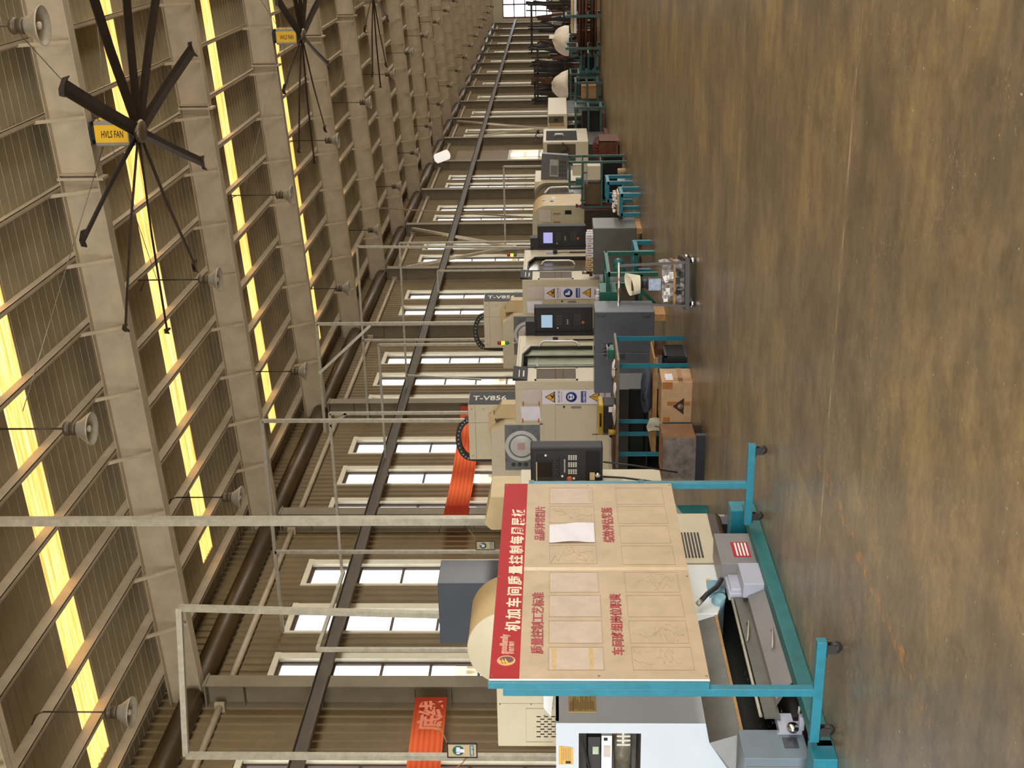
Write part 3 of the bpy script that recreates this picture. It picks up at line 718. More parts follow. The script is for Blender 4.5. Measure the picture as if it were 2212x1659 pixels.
# round emblem: purple disc in a pale rim with three golden flames
lc = bpx(1093.5, 1427.5); lc.x = PXO
ry_ = abs(bpx(1093, 1417).y - bpx(1093, 1439).y) / 2; rz_ = abs(bpx(1074, 1427).z - bpx(1113.5, 1427).z) / 2
def ell(m_, k, ky=1.0, dx=0.0, dy=0, dz=0, n=40):
    q = MB(); q._add([lc + Vector((dx, dy + ry_ * k * ky * math.cos(2 * PI * i / n), dz + rz_ * k * math.sin(2 * PI * i / n))) for i in range(n)], [tuple(range(n))]); return q.build('emblem', m_, hb)
ell(mat('emblem_rim', srgb(222, 160, 150), 0.5, 0, 0), 1.0, 1.0, 0.0020)
ell(SIGNY, 0.93, 1.0, 0.0024)
ell(mat('emblem_purple', srgb(92, 40, 62), 0.5, 0, 0), 0.80, 0.80, 0.0028, ry_ * 0.16, -rz_ * 0.02)
fl = MB()
for dz, s in ((0.62, 0.75), (0.30, 0.9), (-0.02, 1.1)):
    fl._add([lc + Vector((0.0032, ry_ * y_, rz_ * z_)) for y_, z_ in ((-0.55, dz + 0.16), (-0.55, dz - 0.30), (0.45 * s, dz + 0.18))], [(0, 1, 2)])
fl.build('emblem', SIGNY, hb)
# printed pockets, some still holding sheets
LINE = mat('printed_line', srgb(150, 118, 86), 0.6, 0, 0)
top = [((1184, 1448), (1303, 1398)), ((1185, 1390), (1300, 1341)), ((1185.5, 1333), (1297, 1286)), ((1186, 1280), (1292, 1236)), ((1187, 1218), (1288, 1178)), ((1186, 1174), (1285, 1134)), ((1186, 1130), (1283, 1093)), ((1187, 1089), (1280, 1054))]
bot = [((1368, 1448), (1492, 1398)), ((1362, 1390), (1481, 1341)), ((1357, 1333), (1471, 1286)), ((1352, 1280), (1462, 1236)), ((1345, 1220), (1452, 1179)), ((1341, 1174), (1443, 1136)), ((1336, 1131), (1437, 1094)), ((1332, 1090), (1429, 1054))]
FS = mat('faded_sheet', srgb(200, 178, 158), 0.6, 0, 0.10, 9); sheets = {0: FS, 1: FS, 2: FS, 3: FS, 7: FS}
for row in (top, bot):
    for i, ((xa, ya), (xb, yb)) in enumerate(row):
        p = bpx(xa, ya); q = bpx(xb, yb); y0, y1, z1, z0 = p.y, q.y, p.z, q.z
        ym = (z0 + z1) / 2
        b = MB(); w = 0.0022; X0, X1 = PXO + 0.0006, PXO + 0.0012
        b.box(X0, X1, y0, y1, z1 - w, z1); b.box(X0, X1, y0, y1, z0, z0 + w); b.box(X0, X1, y0, y0 + w, z0, z1); b.box(X0, X1, y1 - w, y1, z0, z1)
        b.build('pocket_outline', LINE, pan)
        if row is top and i in sheets:
            MB().box(PXO, PXO + 0.0010, y0 + 0.008, y1 - 0.008, z0 + 0.008 + (0.03 if i == 7 else 0), z1 - 0.008).build('faded_sheet', sheets[i], pan)
        if row is top and i == 0:
            for z_ in (z1 - 0.035, z0 + 0.075): MB().box(PXO + 0.0010, PXO + 0.0016, y0 + 0.012, y1 - 0.012, z_ - 0.012, z_ + 0.012).build('old_tape', mat('old_tape', srgb(196, 160, 84), 0.4, 0, 0.2, 60), pan)
        if row is top and i == 5:
            b = MB().grid(lambda u, v: Vector((PXO + 0.004 + 0.010 * math.sin(PI * v) * abs(math.sin(2.3 * u + 3.5 * v)) + 0.012 * u * v, y0 + 0.004 + (y1 - y0) * (0.97 * u + 0.03 * v), z1 - 0.002 - (z1 - z0 - 0.01) * v)), 14, 18)
            sh = b.build('loose_sheet', PAPERW, pan); sh['label'] = 'curling white printed sheet'
        if (row is bot and i in (0, 1, 3)) or (row is top and i in (4, 6)):
            b = MB(); rn = random.Random(i + (9 if row is bot else 0))
            for _ in range(6):                   # dried glue trails
                ya_ = rn.uniform(y0 + 0.02, y1 - 0.02); za = rn.uniform(z0 + 0.03, z1 - 0.03); pts = []
                for j in range(7): pts.append((PXO + 0.0012, min(y1 - 0.012, max(y0 + 0.012, ya_ + rn.uniform(-0.05, 0.05))), min(z1 - 0.012, max(z0 + 0.012, za + (j - 3) * 0.012 * rn.choice((1, 1, 2)))))); 
                b.tube(pts, 0.0009, 4)
            b.build('glue_trail', mat('dried_glue', srgb(196, 168, 132), 0.4, 0, 0.1, 40), pan)
# fold seam and screws
sm = (bpx(1290, 1229).y)
MB().box(PXO, PXO + 0.0012, sm - 0.022, sm + 0.022, PZ0, PZ1).build('joint_tape', mat('joint_tape', srgb(212, 184, 144), 0.35, 0, 0.12, 12), pan)
for s in (0.012, 0.5, 0.988):
    for t_ in (0.012, 0.5, 0.988):
        if s == 0.5 and t_ == 0.5: continue
        MB().lathe(PT(s if s != 0.5 else 0.455, t_), [(0.0005, 0.004), (0.006, 0.003), (0.008, 0.0)], 10, 'X').build('screw', STEEL, pan)
# ------------------------------------------------------------------ vertical machining centres in the row
ACRYL = mat('smoky_acrylic', srgb(112, 112, 112), 0.25, 0, 0.35, 4)
DISCW = mat('magazine_disc', srgb(190, 186, 178), 0.35, 0, 0.08, 8)
INSIDE = mat('machine_interior', srgb(168, 170, 146), 0.4, 0.0, 0.15, 5)
VENTB = mat('brown_slatted_glass', srgb(84, 68, 44), 0.6, 0, 0.15, 20)
PANELB = mat('console_black', srgb(30, 28, 29), 0.6, 0, 0.06, 10)
PANELG = mat('console_face', srgb(38, 36, 36), 0.6, 0, 0.05, 10)
KEYM = mat('console_keys', srgb(72, 68, 64), 0.5, 0, 0, 8)
KEYW = mat('console_white_keys', srgb(214, 208, 190), 0.5, 0, 0, 8)
SCREEN = mat('lit_screen', srgb(150, 178, 196), 0.2, 0, 0, emit=srgb(150, 180, 206), es=0.55)
SCREENV = mat('lit_violet_screen', srgb(160, 160, 214), 0.2, 0, 0, emit=srgb(164, 166, 224), es=0.6)
SCREEND = mat('dark_screen', srgb(34, 28, 22), 0.15, 0, 0)
AMBER = mat('amber_lamp', srgb(255, 170, 40), 0.3, 0, 0, emit=(1.0, 0.45, 0.06), es=1.6)
REDL = mat('red_lens', srgb(150, 36, 20), 0.3, 0, 0)
GREENL = mat('green_lens', srgb(40, 120, 62), 0.3, 0, 0)
GLASSD = mat('dark_door_glass', srgb(92, 82, 62), 0.2, 0, 0.2, 3)
SEAM = mat('panel_seam', srgb(120, 108, 82), 0.6, 0, 0)

def safety_strip(par, x0, x1, z0, z1, y, ear):
    """three-sign vinyl strip on a side wall facing -y; x0 < x1"""
    w = x1 - x0; cx = (x0 + x1) / 2; h = z1 - z0
    st = MB().box(x0, x1, y - 0.0015, y, z0, z1).build('safety_strip', SIGNW, par); st['label'] = 'white strip with two yellow warning triangles and a blue disc'
    def tri(zc, r):
        MB()._add([(cx, y - 0.003, zc + r), (cx - r * 0.98, y - 0.003, zc - r * 0.62), (cx + r * 0.98, y - 0.003, zc - r * 0.62)], [(0, 1, 2)]).build('triangle_border', BLACK, st)
        q = r * 0.78
        MB()._add([(cx, y - 0.0045, zc + q), (cx - q * 0.98, y - 0.0045, zc - q * 0.60), (cx + q * 0.98, y - 0.0045, zc - q * 0.60)], [(0, 1, 2)]).build('yellow_triangle', SIGNY, st)
    z = z1 - h * 0.13; tri(z, w * 0.42)
    g = MB(); g.cbox((cx + 0.015, y - 0.0055, z - 0.01), 0.022, 0.002, 0.05, 0, 0, 0.6); g.cbox((cx + 0.03, y - 0.0055, z - 0.035), 0.05, 0.002, 0.016); g.cbox((cx - 0.015, y - 0.0055, z - 0.02), 0.014, 0.002, 0.05, 0, 0, -0.7)
    g.build('cut_hand_symbol', BLACK, st)
    text('当心工件飞出', frame((cx - w * 0.40, y - 0.003, z1 - h * 0.255), (1, 0, 0), (0, 0, 1)), 0.036, INK, st, width=w * 0.8)
    MB().box(cx - w * 0.36, cx + w * 0.36, y - 0.003, y, z1 - h * 0.285, z1 - h * 0.28).build('small_print_line', INK, st)
    z = z1 - h * 0.425; r = w * 0.36
    MB().lathe((cx, y - 0.002, z), [(0.001, -0.002), (r, -0.002), (r, 0.0)], 32, 'Y').build('blue_disc', SIGNB, st)
    g = MB()
    if ear:
        g.lathe((cx, y - 0.005, z + 0.01), [(r * 0.42, 0), (r * 0.56, 0), (r * 0.56, 0.001)], 24, 'Y')
        for s in (-1, 1): g.cbox((cx + s * r * 0.27, y - 0.006, z + r * 0.06), r * 0.40, 0.002, r * 0.34)
        g.cbox((cx, y - 0.006, z - r * 0.45), r * 0.55, 0.002, r * 0.12)
    else:
        g.prism([(cx - r * .42, z - r * .42), (cx + r * .55, z - r * .42), (cx + r * .5, z - r * .1), (cx + r * .05, z + r * .08), (cx + r * .05, z + r * .6), (cx - r * .42, z + r * .6)], 'Y', y - 0.007, y - 0.005)
    g.build('disc_figure', WHITE, st)
    MB().box(cx - w * 0.40, cx + w * 0.40, y - 0.003, y, z1 - h * 0.64, z1 - h * 0.565).build('blue_caption', SIGNB, st)
    text('必须戴防护眼镜' if ear else '必须穿防护鞋', frame((cx - w * 0.37, y - 0.004, z1 - h * 0.625), (1, 0, 0), (0, 0, 1)), 0.040, WHITE, st, width=w * 0.74)
    z = z1 - h * 0.775; tri(z, w * 0.42)
    MB().prism([(cx - 0.007, z + 0.045), (cx + 0.007, z + 0.045), (cx + 0.003, z - 0.015), (cx - 0.003, z - 0.015)], 'Y', y - 0.006, y - 0.005).cbox((cx, y - 0.0055, z - 0.028), 0.012, 0.001, 0.012).build('exclamation_mark', BLACK, st)
    text('注意安全', frame((cx - w * 0.3, y - 0.003, z1 - h * 0.925), (1, 0, 0), (0, 0, 1)), 0.042, INK, st, width=w * 0.6)

def signal_lamp(par, c):
    t = MB().cyl((c[0], c[1], c[2]), (c[0], c[1], c[2] + 0.16), 0.012, 8).build('signal_lamp', GALV, par)
    for z, m_ in ((0.16, GREENL), (0.225, AMBER), (0.29, REDL)):
        MB().cyl((c[0], c[1], c[2] + z), (c[0], c[1], c[2] + z + 0.062), 0.032, 14).build({GREENL: 'green_lens', AMBER: 'amber_lens', REDL: 'red_lens'}[m_], m_, t)

def console(par, x0, x1, y, z0, z1, scr, depth=0.2, white=False, shelf=False):
    """black control console facing -y"""
    cb = MB().box(x0, x1, y, y + depth, z0, z1).build('control_console', PANELB, par, 0.012)
    w = x1 - x0; h = z1 - z0
    MB().box(x0 + w * .08, x1 - w * .08, y - 0.004, y + 0.01, z0 + h * (0.34 if shelf else 0.14), z1 - h * .05).build('console_face', PANELG, cb)
    if shelf:
        MB().box(x0 + w * .10, x0 + w * .66, y - 0.010, y - 0.004, z1 - h * .32, z1 - h * .07).build('screen_bezel', PANELB, cb)
        MB().box(x0 + w * .14, x0 + w * .62, y - 0.012, y - 0.010, z1 - h * .30, z1 - h * .10).build('screen', scr, cb)
        MB().box(x0 + w * .13, x0 + w * .63, y - 0.015, y - 0.010, z1 - h * .09, z1 - h * .075).build('painted_glint_trim', TANSHEET, cb)  # tan strip above the screen, its glint put into the colour
        MB().box(x0 + w * .10, x1 - w * .10, y - 0.004, y + 0.02, z0 + h * .04, z0 + h * .24).build('console_recess', DARK, cb)
        a = MB().box(x0 + w * .16, x0 + w * .34, y - 0.03, y - 0.005, z0 + h * .11, z0 + h * .18).build('handwheel_box', TANSHEET, cb)
        MB().lathe((x0 + w * .30, y - 0.035, z0 + h * .07), [(0.001, -0.006), (0.022, -0.006), (0.024, 0.0), (0.024, 0.012)], 18, 'Y').build('handwheel_dial', CHROME, cb)
        k0, k1 = z0 + h * .36, z0 + h * .64
        for i in range(3):
            for j in range(4):
                for g_ in range(3):
                    MB().box(x0 + w * (.30 + .19 * g_ + .045 * i), x0 + w * (.33 + .19 * g_ + .045 * i), y - 0.010, y - 0.004, k0 + h * .032 * j, k0 + h * (.022 + .032 * j)).build('key', KEYW, cb)
        for j in range(4): MB().lathe((x0 + w * (.28 + .14 * j), y - 0.004, k1 - h * .02), [(0.001, -0.016), (0.016, -0.016), (0.018, 0)], 14, 'Y').build('selector_knob', RUBBER, cb)
        for i in range(12): MB().box(x0 + w * (.34 + .03 * i), x0 + w * (.36 + .03 * i), y - 0.008, y - 0.004, k0 + h * .16, k0 + h * .175).build('key', KEYW, cb)
        for xx, zz in ((.80, .79), (.24, .56), (.18, .40)): MB().lathe((x0 + w * xx, y - 0.004, z0 + h * zz), [(0.001, -0.01), (0.010, -0.01), (0.011, 0)], 12, 'Y').build('white_button', WHITE, cb)
        for j in range(5): MB().box(x0 + w * .68, x0 + w * .84, y - 0.006, y - 0.004, z1 - h * (.10 + .03 * j), z1 - h * (.09 + .03 * j)).build('speaker_slot', DARK, cb)
        MB().lathe((x0 + w * .20, y - 0.004, k0 + h * .10), [(0.001, -0.035), (0.022, -0.035), (0.026, -0.028), (0.026, -0.018), (0.014, -0.016), (0.014, 0)], 18, 'Y').build('emergency_button', REDBTN, cb)
    else:
        MB().box(x0 + w * .20, x0 + w * .76, y - 0.008, y - 0.004, z1 - h * .335, z1 - h * .10).build('screen_bezel', BLACK, cb)
        MB().box(x0 + w * .24, x0 + w * .72, y - 0.010, y - 0.008, z1 - h * .31, z1 - h * .12).build('screen', scr, cb)
        for i in range(4):
            for j in range(4): MB().box(x0 + w * (.34 + .10 * i), x0 + w * (.40 + .10 * i), y - 0.008, y - 0.004, z1 - h * (.40 + .025 * j), z1 - h * (.385 + .025 * j)).build('key', KEYM, cb)
        MB().box(x0 + w * .14, x0 + w * .86, y - 0.006, y - 0.004, z1 - h * .495, z1 - h * .49).build('face_seam', DARK, cb)
        for i in range(6):
            for j in range(4): MB().box(x0 + w * (.34 + .07 * i), x0 + w * (.385 + .07 * i), y - 0.008, y - 0.004, z1 - h * (.70 + .03 * j), z1 - h * (.685 + .03 * j)).build('key', KEYM, cb)
        for i in range(3):
            for j in range(3): MB().box(x0 + w * (.36 + .07 * i), x0 + w * (.40 + .07 * i), y - 0.008, y - 0.004, z1 - h * (.55 + .028 * j), z1 - h * (.535 + .028 * j)).build('key', KEYW if j == 1 else KEYM, cb)
        for xx, zz in ((.68, .60), (.36, .64), (.52, .645)): MB().lathe((x0 + w * xx, y - 0.004, z1 - h * zz), [(0.001, -0.02), (0.014, -0.02), (0.017, 0)], 14, 'Y').build('selector_knob', RUBBER, cb)
        MB().lathe((x0 + w * .44, y - 0.004, z1 - h * .835), [(0.001, -0.035), (0.024, -0.035), (0.028, -0.028), (0.028, -0.018), (0.014, -0.016), (0.014, 0)], 18, 'Y').build('emergency_button', REDBTN, cb)
        MB().lathe((x0 + w * .22, y - 0.004, z1 - h * .40), [(0.001, -0.01), (0.011, -0.01), (0.012, 0)], 12, 'Y').build('white_button', WHITE, cb)
    return cb

def vmc(label, X0, Y0, door_open, ear, scr):
    t = thing('machining_center', label, 'machine', (X0, Y0, 0), 0, 'cream machining centers in the row')
    b = MB()                                     # enclosure with the door opening in its aisle face
    b.box(-2.3, 0, 0, 0.03, 0.77, 2.25); b.box(-2.3, 0, 2.12, 2.15, 0.77, 2.25); b.box(-2.3, 0, 0.03, 2.12, 2.22, 2.25); b.box(-2.3, -2.27, 0.03, 2.12, 0.77, 2.25)
    b.box(-0.03, 0, 0.03, 0.62, 0.77, 2.22); b.box(-0.03, 0, 1.58, 2.12, 0.77, 2.22); b.box(-0.03, 0, 0.62, 1.58, 2.15, 2.22); b.box(-0.03, 0, 0.62, 1.58, 0.77, 1.0)
    b.prism([(1.58, 2.15), (1.58, 2.02), (1.2, 2.15)], 'X', -0.03, 0.0)
    b.build('enclosure', CREAM, t, 0.004)
    MB().box(-2.3, -0.6, 0.02, 2.1, 0.08, 0.77).build('base_casting', CREAM, t)
    MB().box(-0.6, -0.08, 0.08, 2.05, 0.10, 0.77).build('coolant_tank', GREYD, t)
    for x in (-2.15, -0.35):
        for y in (0.2, 1.9): MB().cyl((x, y, 0), (x, y, 0.1), 0.05, 12).build('levelling_foot', STEEL, t)
    i = MB(); i.box(-1.2, -1.17, 0.1, 2.05, 0.95, 2.2); i.box(-1.17, -0.04, 0.1, 2.05, 0.93, 0.96); i.box(-1.17, -0.04, 2.03, 2.05, 0.96, 2.2); i.box(-1.17, -0.04, 0.1, 0.12, 0.96, 2.2); i.box(-1.17, -0.04, 0.12, 2.03, 2.18, 2.2)
    for k in range(4): i.box(-0.9 + 0.15 * k, -0.88 + 0.15 * k, 2.0, 2.03, 0.96, 2.18)
    i.build('interior_lining', INSIDE, t)
    if door_open:  # panel added close inside the opening so that it catches light
        q = MB(); q.box(-0.16, -0.14, 0.66, 1.54, 0.98, 2.08)
        for k in range(3): q.box(-0.14, -0.125, 0.80 + 0.27 * k, 0.83 + 0.27 * k, 0.98, 2.08)
        q.box(-0.14, -0.12, 0.66, 1.54, 1.90, 1.94); q.build('light_catching_panel', INSIDE, t)
        MB().tube([(-0.11, 0.75, 1.85), (-0.10, 0.85, 1.75), (-0.10, 0.88, 1.60)], 0.012, 6).box(-0.12, -0.09, 0.72, 0.80, 1.78, 1.86).build('air_gun', RUST, t)
    MB().box(-0.9, -0.3, 0.7, 1.5, 1.0, 1.12).box(-0.7, -0.5, 1.0, 1.3, 1.5, 2.1).cyl((-0.6, 1.15, 1.3), (-0.6, 1.15, 1.5), 0.06, 14).build('spindle_and_table', STEEL, t)
    f = MB(); w = 0.04                           # black rubber surround of the door opening
    f.box(-0.02, 0.012, 0.60, 0.63, 1.0, 2.16); f.box(-0.02, 0.012, 1.56, 1.60, 1.0, 2.03); f.box(-0.02, 0.012, 0.60, 1.2, 2.14, 2.17); f.bar((0.0, 1.2, 2.155), (0.0, 1.58, 2.025), 0.03, 0.03)
    f.build('door_seal', BLACK, t)
    hy = 1.68 if door_open else 1.30
    dr = MB().box(-0.075, -0.055, 1.35 if door_open else 0.6, 2.1 if door_open else 1.62, 0.98, 2.17).build('door', INSIDE if door_open else GLASSD, t)
    dx = 0.0 if door_open else -0.055
    MB().tube([(dx, hy - 0.10, 1.90), (dx + 0.05, hy - 0.03, 1.86), (dx + 0.065, hy, 1.80), (dx + 0.065, hy, 1.34), (dx + 0.05, hy - 0.03, 1.26), (dx, hy - 0.10, 1.22)], 0.021, 10).build('door_handle', mat('satin_handle', srgb(198, 192, 180), 0.35, 0.3, 0), dr)
    v = MB().box(0.0, 0.006, 0.06, 0.52, 1.30, 1.92).build('side_window', VENTB, t)
    q = MB(); q.box(0, 0.014, 0.03, 0.06, 1.27, 1.95); q.box(0, 0.014, 0.52, 0.55, 1.27, 1.95); q.box(0, 0.014, 0.03, 0.55, 1.92, 1.95); q.box(0, 0.014, 0.03, 0.55, 1.27, 1.30); q.build('window_surround', CREAM, v)
    q = MB()
    for z in (1.50, 1.62): q.box(0.004, 0.010, 0.06, 0.52, z - 0.008, z + 0.008)
    for z in (1.62, 1.72, 1.82, 1.90): q.box(0.006, 0.012, 0.07, 0.11, z - 0.012, z)
    q.build('window_bar', RUST, v)
    lg = MB().prism([(0.0, 2.06), (0.012, 2.06), (0.05, 2.29), (0.0, 2.29)], 'Y', 0.03, 0.57).build('badge_plate', BLACK, t)
    MB().cbox((0.034, 0.26, 2.20), 0.002, 0.30, 0.035, 0, 0, -0.16).cbox((0.024, 0.28, 2.13), 0.002, 0.26, 0.04, 0, 0, -0.16).build('badge_mark', KEYW, lg)
    # tool magazine cover with its smoky window
    MB().prism([(-0.70, 2.25), (-0.71, 2.43), (-0.87, 2.645), (-1.80, 2.65), (-1.80, 1.80), (-0.70, 1.80)], 'Y', -0.004, 0.42).build('magazine_cover', CREAM, t, 0.006)
    wd = MB().box(-1.52, -0.73, -0.010, -0.004, 1.87, 2.43).build('magazine_window', ACRYL, t)
    MB().lathe((-1.10, -0.010, 2.165), [(0.001, -0.006), (0.175, -0.006), (0.18, -0.003), (0.18, 0)], 36, 'Y').build('tool_disc', DISCW, wd)
    MB().lathe((-1.10, -0.010, 2.165), [(0.205, -0.004), (0.25, -0.004), (0.265, 0.0)], 36, 'Y').build('disc_ring', DISCW, wd)
    MB().box(-1.16, -1.04, -0.018, -0.016, 2.11, 2.23).build('faint_red_stamp', mat('faint_stamp', srgb(186, 150, 140), 0.5, 0, 0.2, 60), wd)
    for k in range(4): MB().cyl((-1.42, -0.012, 2.30 - 0.10 * k), (-1.42, -0.008, 2.30 - 0.10 * k), 0.035, 12).build('tool_pot', PANELG, wd)
    q = MB(); q.box(-1.54, -0.71, -0.014, 0, 1.83, 1.87); q.box(-0.73, -0.70, -0.014, 0, 1.83, 2.43); q.build('window_ledge', CREAM, wd)
    # column head behind, black name strip on its aisle side, folded tan guard
    hd = MB().box(-1.52, -0.55, 0.40, 0.95, 2.25, 3.03).build('column_head', CREAM, t, 0.008)
    q = MB(); q.box(-1.515, -0.56, 0.397, 0.401, 2.915, 2.92); q.box(-0.87, -0.866, 0.397, 0.401, 2.55, 3.02)
    q.build('head_seam', SEAM, hd)
    for x, z in ((-0.63, 2.97), (-0.63, 2.78), (-1.45, 2.97)): MB().cyl((x, 0.394, z), (x, 0.401, z), 0.012, 8).build('head_bolt', STEEL, hd)
    st = MB().box(-0.55, -0.542, 0.40, 0.93, 2.27, 3.02).build('name_strip', BLACK, hd)
    text('T-V856', frame((-0.540, 0.56, 2.96), (0, 0, -1), (0, 1, 0)), 0.27, KEYW, st, width=0.54, bold=0.004)
    fp = MB(); Ya, Yb = 0.18, 0.40
    fp.prism([(-0.46, 2.25), (-0.46, 2.48), (-0.66, 2.60), (-0.70, 2.60), (-0.70, 2.25)], 'Y', Ya, Ya + 0.2)
    fp.prism([(-0.64, 2.615), (-0.96, 2.55), (-1.0, 2.70), (-0.70, 2.70)], 'Y', Ya + 0.1, Ya + 0.3)
    fp.build('folded_guard', TANSHEET, t)
    cc = MB(); pts = [(-0.90 - 0.34 * (1 - math.cos(PI * k / 14)), 0.62, 3.02 + 0.20 * math.sin(PI * k / 14)) for k in range(15)] + [(-1.60, 0.62, 2.85), (-1.60, 0.62, 2.67)]
    for a_, c_ in zip(pts[:-1], pts[1:]): cc.bar(a_, c_, 0.10, 0.085, (0, 0.01, 1) if abs(a_[2] - c_[2]) < 0.02 else (1, 0, 0))
    ch = cc.build('cable_chain', RUBBER, t)
    d = MB()
    for k in range(1, 14): d.cyl((pts[k][0], 0.565, pts[k][2]), (pts[k][0], 0.575, pts[k][2]), 0.013, 8)
    d.build('chain_pin', GALV, ch)
    # papers, strip, electric cabinet door
    for k, (xa, xb, za, zb, tilt) in enumerate(((-0.37, -0.13, 1.84, 2.15, 0.0), (-0.66, -0.42, 1.85, 2.15, 0.02))):
        g = MB().grid(lambda u, v, xa=xa, xb=xb, za=za, zb=zb, tl=tilt: Vector((xa + (xb - xa) * u, -0.006 - 0.012 * math.sin(PI * u) * v * v - 0.002, zb - (zb - za) * v + tl * u)), 8, 8)
        pp = g.build('paper_sheet', PAPER if k == 0 else PAPERW, t)
        if ear:
            for z in (0.03, 0.28): MB().box(xa - 0.03, xa + 0.035, -0.022, -0.008, za + z, za + z + 0.02).build('red_tape_mark', REDBTN, pp)
    safety_strip(t, -0.385, -0.145, 0.76, 1.83, -0.002, ear)
    dd = MB(); s = 0.004
    dd.box(-0.395 - s, -0.395, -0.003, 0, 0.98, 1.63); dd.box(-1.60, -0.395, -0.003, 0, 1.63 - s, 1.63); dd.box(-1.60, -0.395, -0.003, 0, 0.975, 0.98)
    dd.build('cabinet_door_seam', SEAM, t)
    MB().box(-0.455, -0.425, -0.010, 0, 1.22, 1.38).build('door_pull', GREYP, t)
    MB().cyl((-0.43, -0.012, 1.49), (-0.43, 0, 1.49), 0.016, 10).build('door_lock', BLACK, t)
    # swing console, hand pendant, signal lamp
    console(t, 0.02, 0.49, 2.2, 0.98, 1.98, scr)
    MB().box(0.0, 0.25, 2.16, 2.4, 1.95, 2.13).box(-0.1, 0.06, 2.14, 2.36, 0.92, 1.98).build('console_arm', PANELB, t)
    hp = MB().box(0.0, 0.05, 1.80, 1.88, 1.66, 1.80).build('hand_pendant', GREYL, t)
    MB().cyl((0.02, 1.84, 1.62), (0.07, 1.84, 1.62), 0.045, 16).build('pendant_wheel', BLACK, hp)
    MB().tube([(0.02, 1.84, 1.58), (0.03, 1.85, 1.42), (0.025, 1.835, 1.32)], 0.008, 6).tube([(0.03, 1.84, 1.32), (0.03, 1.84, 0.95)], 0.016, 8).build('pendant_cord', BLACK, hp)
    signal_lamp(t, (-0.02, 1.85, 2.25))
    return t
vmc('cream machining center with eye-protection strip and open door, nearer the quality board', -7.137, 18.3, True, True, SCREEN)
vmc('cream machining center with boot-sign strip and closed dark door, behind the scrap cart', -6.966, 23.2, False, False, SCREENV)

# ------------------------------------------------------------------ nearest machine, half hidden by the quality board
O1 = Vector((-5.1, 6.9, 0))
t1 = thing('milling_machine', 'large pale machine with round drum and open side window, behind the quality board', 'machine', O1)
b = MB(); hx0, hx1, hz0, hz1 = -1.05, -0.08, 1.06, 1.47
b.prism([(hx1, 0.585), (0, 0.64), (0, 1.62), (hx1, 1.62)], 'Y', 0, 0.02); b.box(-2.4, hx1, 0, 0.02, hz1, 1.62); b.box(-2.4, hx0, 0, 0.02, hz0, hz1)
b.prism([(hx1, 0.585), (hx1, hz0), (-2.4, hz0), (-2.4, 0.12), (-0.76, 0.12)], 'Y', 0, 0.02)
b.box(-0.02, 0, 0.02, 3.5, 0.64, 1.62); b.box(-2.4, 0, 0.02, 1.15, 1.60, 1.62); b.box(-2.4, -0.9, 1.15, 3.5, 1.60, 1.62); b.box(-2.4, -2.38, 0.02, 3.5, 0.12, 1.6); b.box(-2.4, 0, 3.48, 3.5, 0.64, 1.62)
b._add([(0, 0.02, 0.64), (-0.76, 0.02, 0.12), (-0.76, 3.5, 0.12), (0, 3.5, 0.64)], [(0, 1, 2, 3)])
b.build('housing', mat('bright_white_paint', srgb(208, 214, 220), 0.35, 0, 0.03, 3), t1)
w = MB(); w.box(hx0, hx1, 0.45, 0.47, hz0 - 0.02, hz1 + 0.02); w.box(hx0, hx1, 0.02, 0.45, hz0 - 0.02, hz0); w.box(hx0, hx1, 0.02, 0.45, hz1, hz1 + 0.02); w.box(hx1, hx1 + 0.01, 0.02, 0.45, hz0, hz1)
bay = w.build('service_bay', mat('bay_lining', srgb(96, 88, 78), 0.6, 0, 0.2, 8), t1)
MB().cyl((-0.5, 0.2, 1.37), (-0.12, 0.2, 1.37), 0.045, 18).build('black_motor', BLACK, bay)
m_ = MB().box(-0.6, -0.185, 0.10, 0.28, 1.325, 1.405).build('valve_block', mat('dark_block', srgb(58, 56, 56), 0.4, 0, 0.1, 8), bay)
MB().box(-0.32, -0.26, 0.094, 0.10, 1.335, 1.375).build('green_label', mat('pale_green_label', srgb(196, 206, 170), 0.5), m_)
m_ = MB().box(-0.6, -0.19, 0.12, 0.28, 1.245, 1.315).build('air_unit', WHITE, bay); MB().box(-0.225, -0.205, 0.114, 0.12, 1.275, 1.30).build('air_unit_switch', BLACK, m_); MB().box(-0.36, -0.27, 0.116, 0.12, 1.255, 1.30).build('air_unit_label', PAPER, m_)
MB().lathe((-0.105, 0.08, 1.33), [(0.001, -0.012), (0.017, -0.012), (0.02, -0.008), (0.02, 0.012), (0.001, 0.012)], 18, 'Y').build('pressure_gauge', WHITE, bay)
MB().box(-0.16, -0.12, 0.15, 0.2, 1.24, 1.31).tube([(-0.13, 0.12, 1.31), (-0.14, 0.12, 1.25), (-0.2, 0.12, 1.22)], 0.008, 6).build('brass_fitting', mat('brass', srgb(168, 120, 60), 0.35, 0.8, 0.1, 9), bay)
m_ = MB().cyl((-0.55, 0.22, 1.165), (-0.13, 0.22, 1.165), 0.06, 18).build('oil_cup', mat('clear_bowl', srgb(140, 130, 112), 0.15, 0.2, 0.3, 14), bay)
for k in range(4): MB().box(-0.30 + 0.035 * k, -0.285 + 0.035 * k, 0.158, 0.17, 1.12, 1.21).build('bowl_rib', KEYW, m_)
MB().tube([(-0.09, 0.06, 1.46), (-0.2, 0.06, 1.44), (-0.4, 0.05, 1.40), (-0.6, 0.05, 1.38)], 0.008, 6).build('black_hose', RUBBER, bay)
def aisle_plate(name, x0, y0, x1, y1, X, m_, par, th=0.002, o=O1):
    """plate on an aisle-facing plane X between two picture points (upper near, lower far)"""
    a, c = onX(x0, y0, X), onX(x1, y1, X); return MB(o).box(X - th, X + th, a.y, c.y, a.z, c.z).build(name, m_, par)
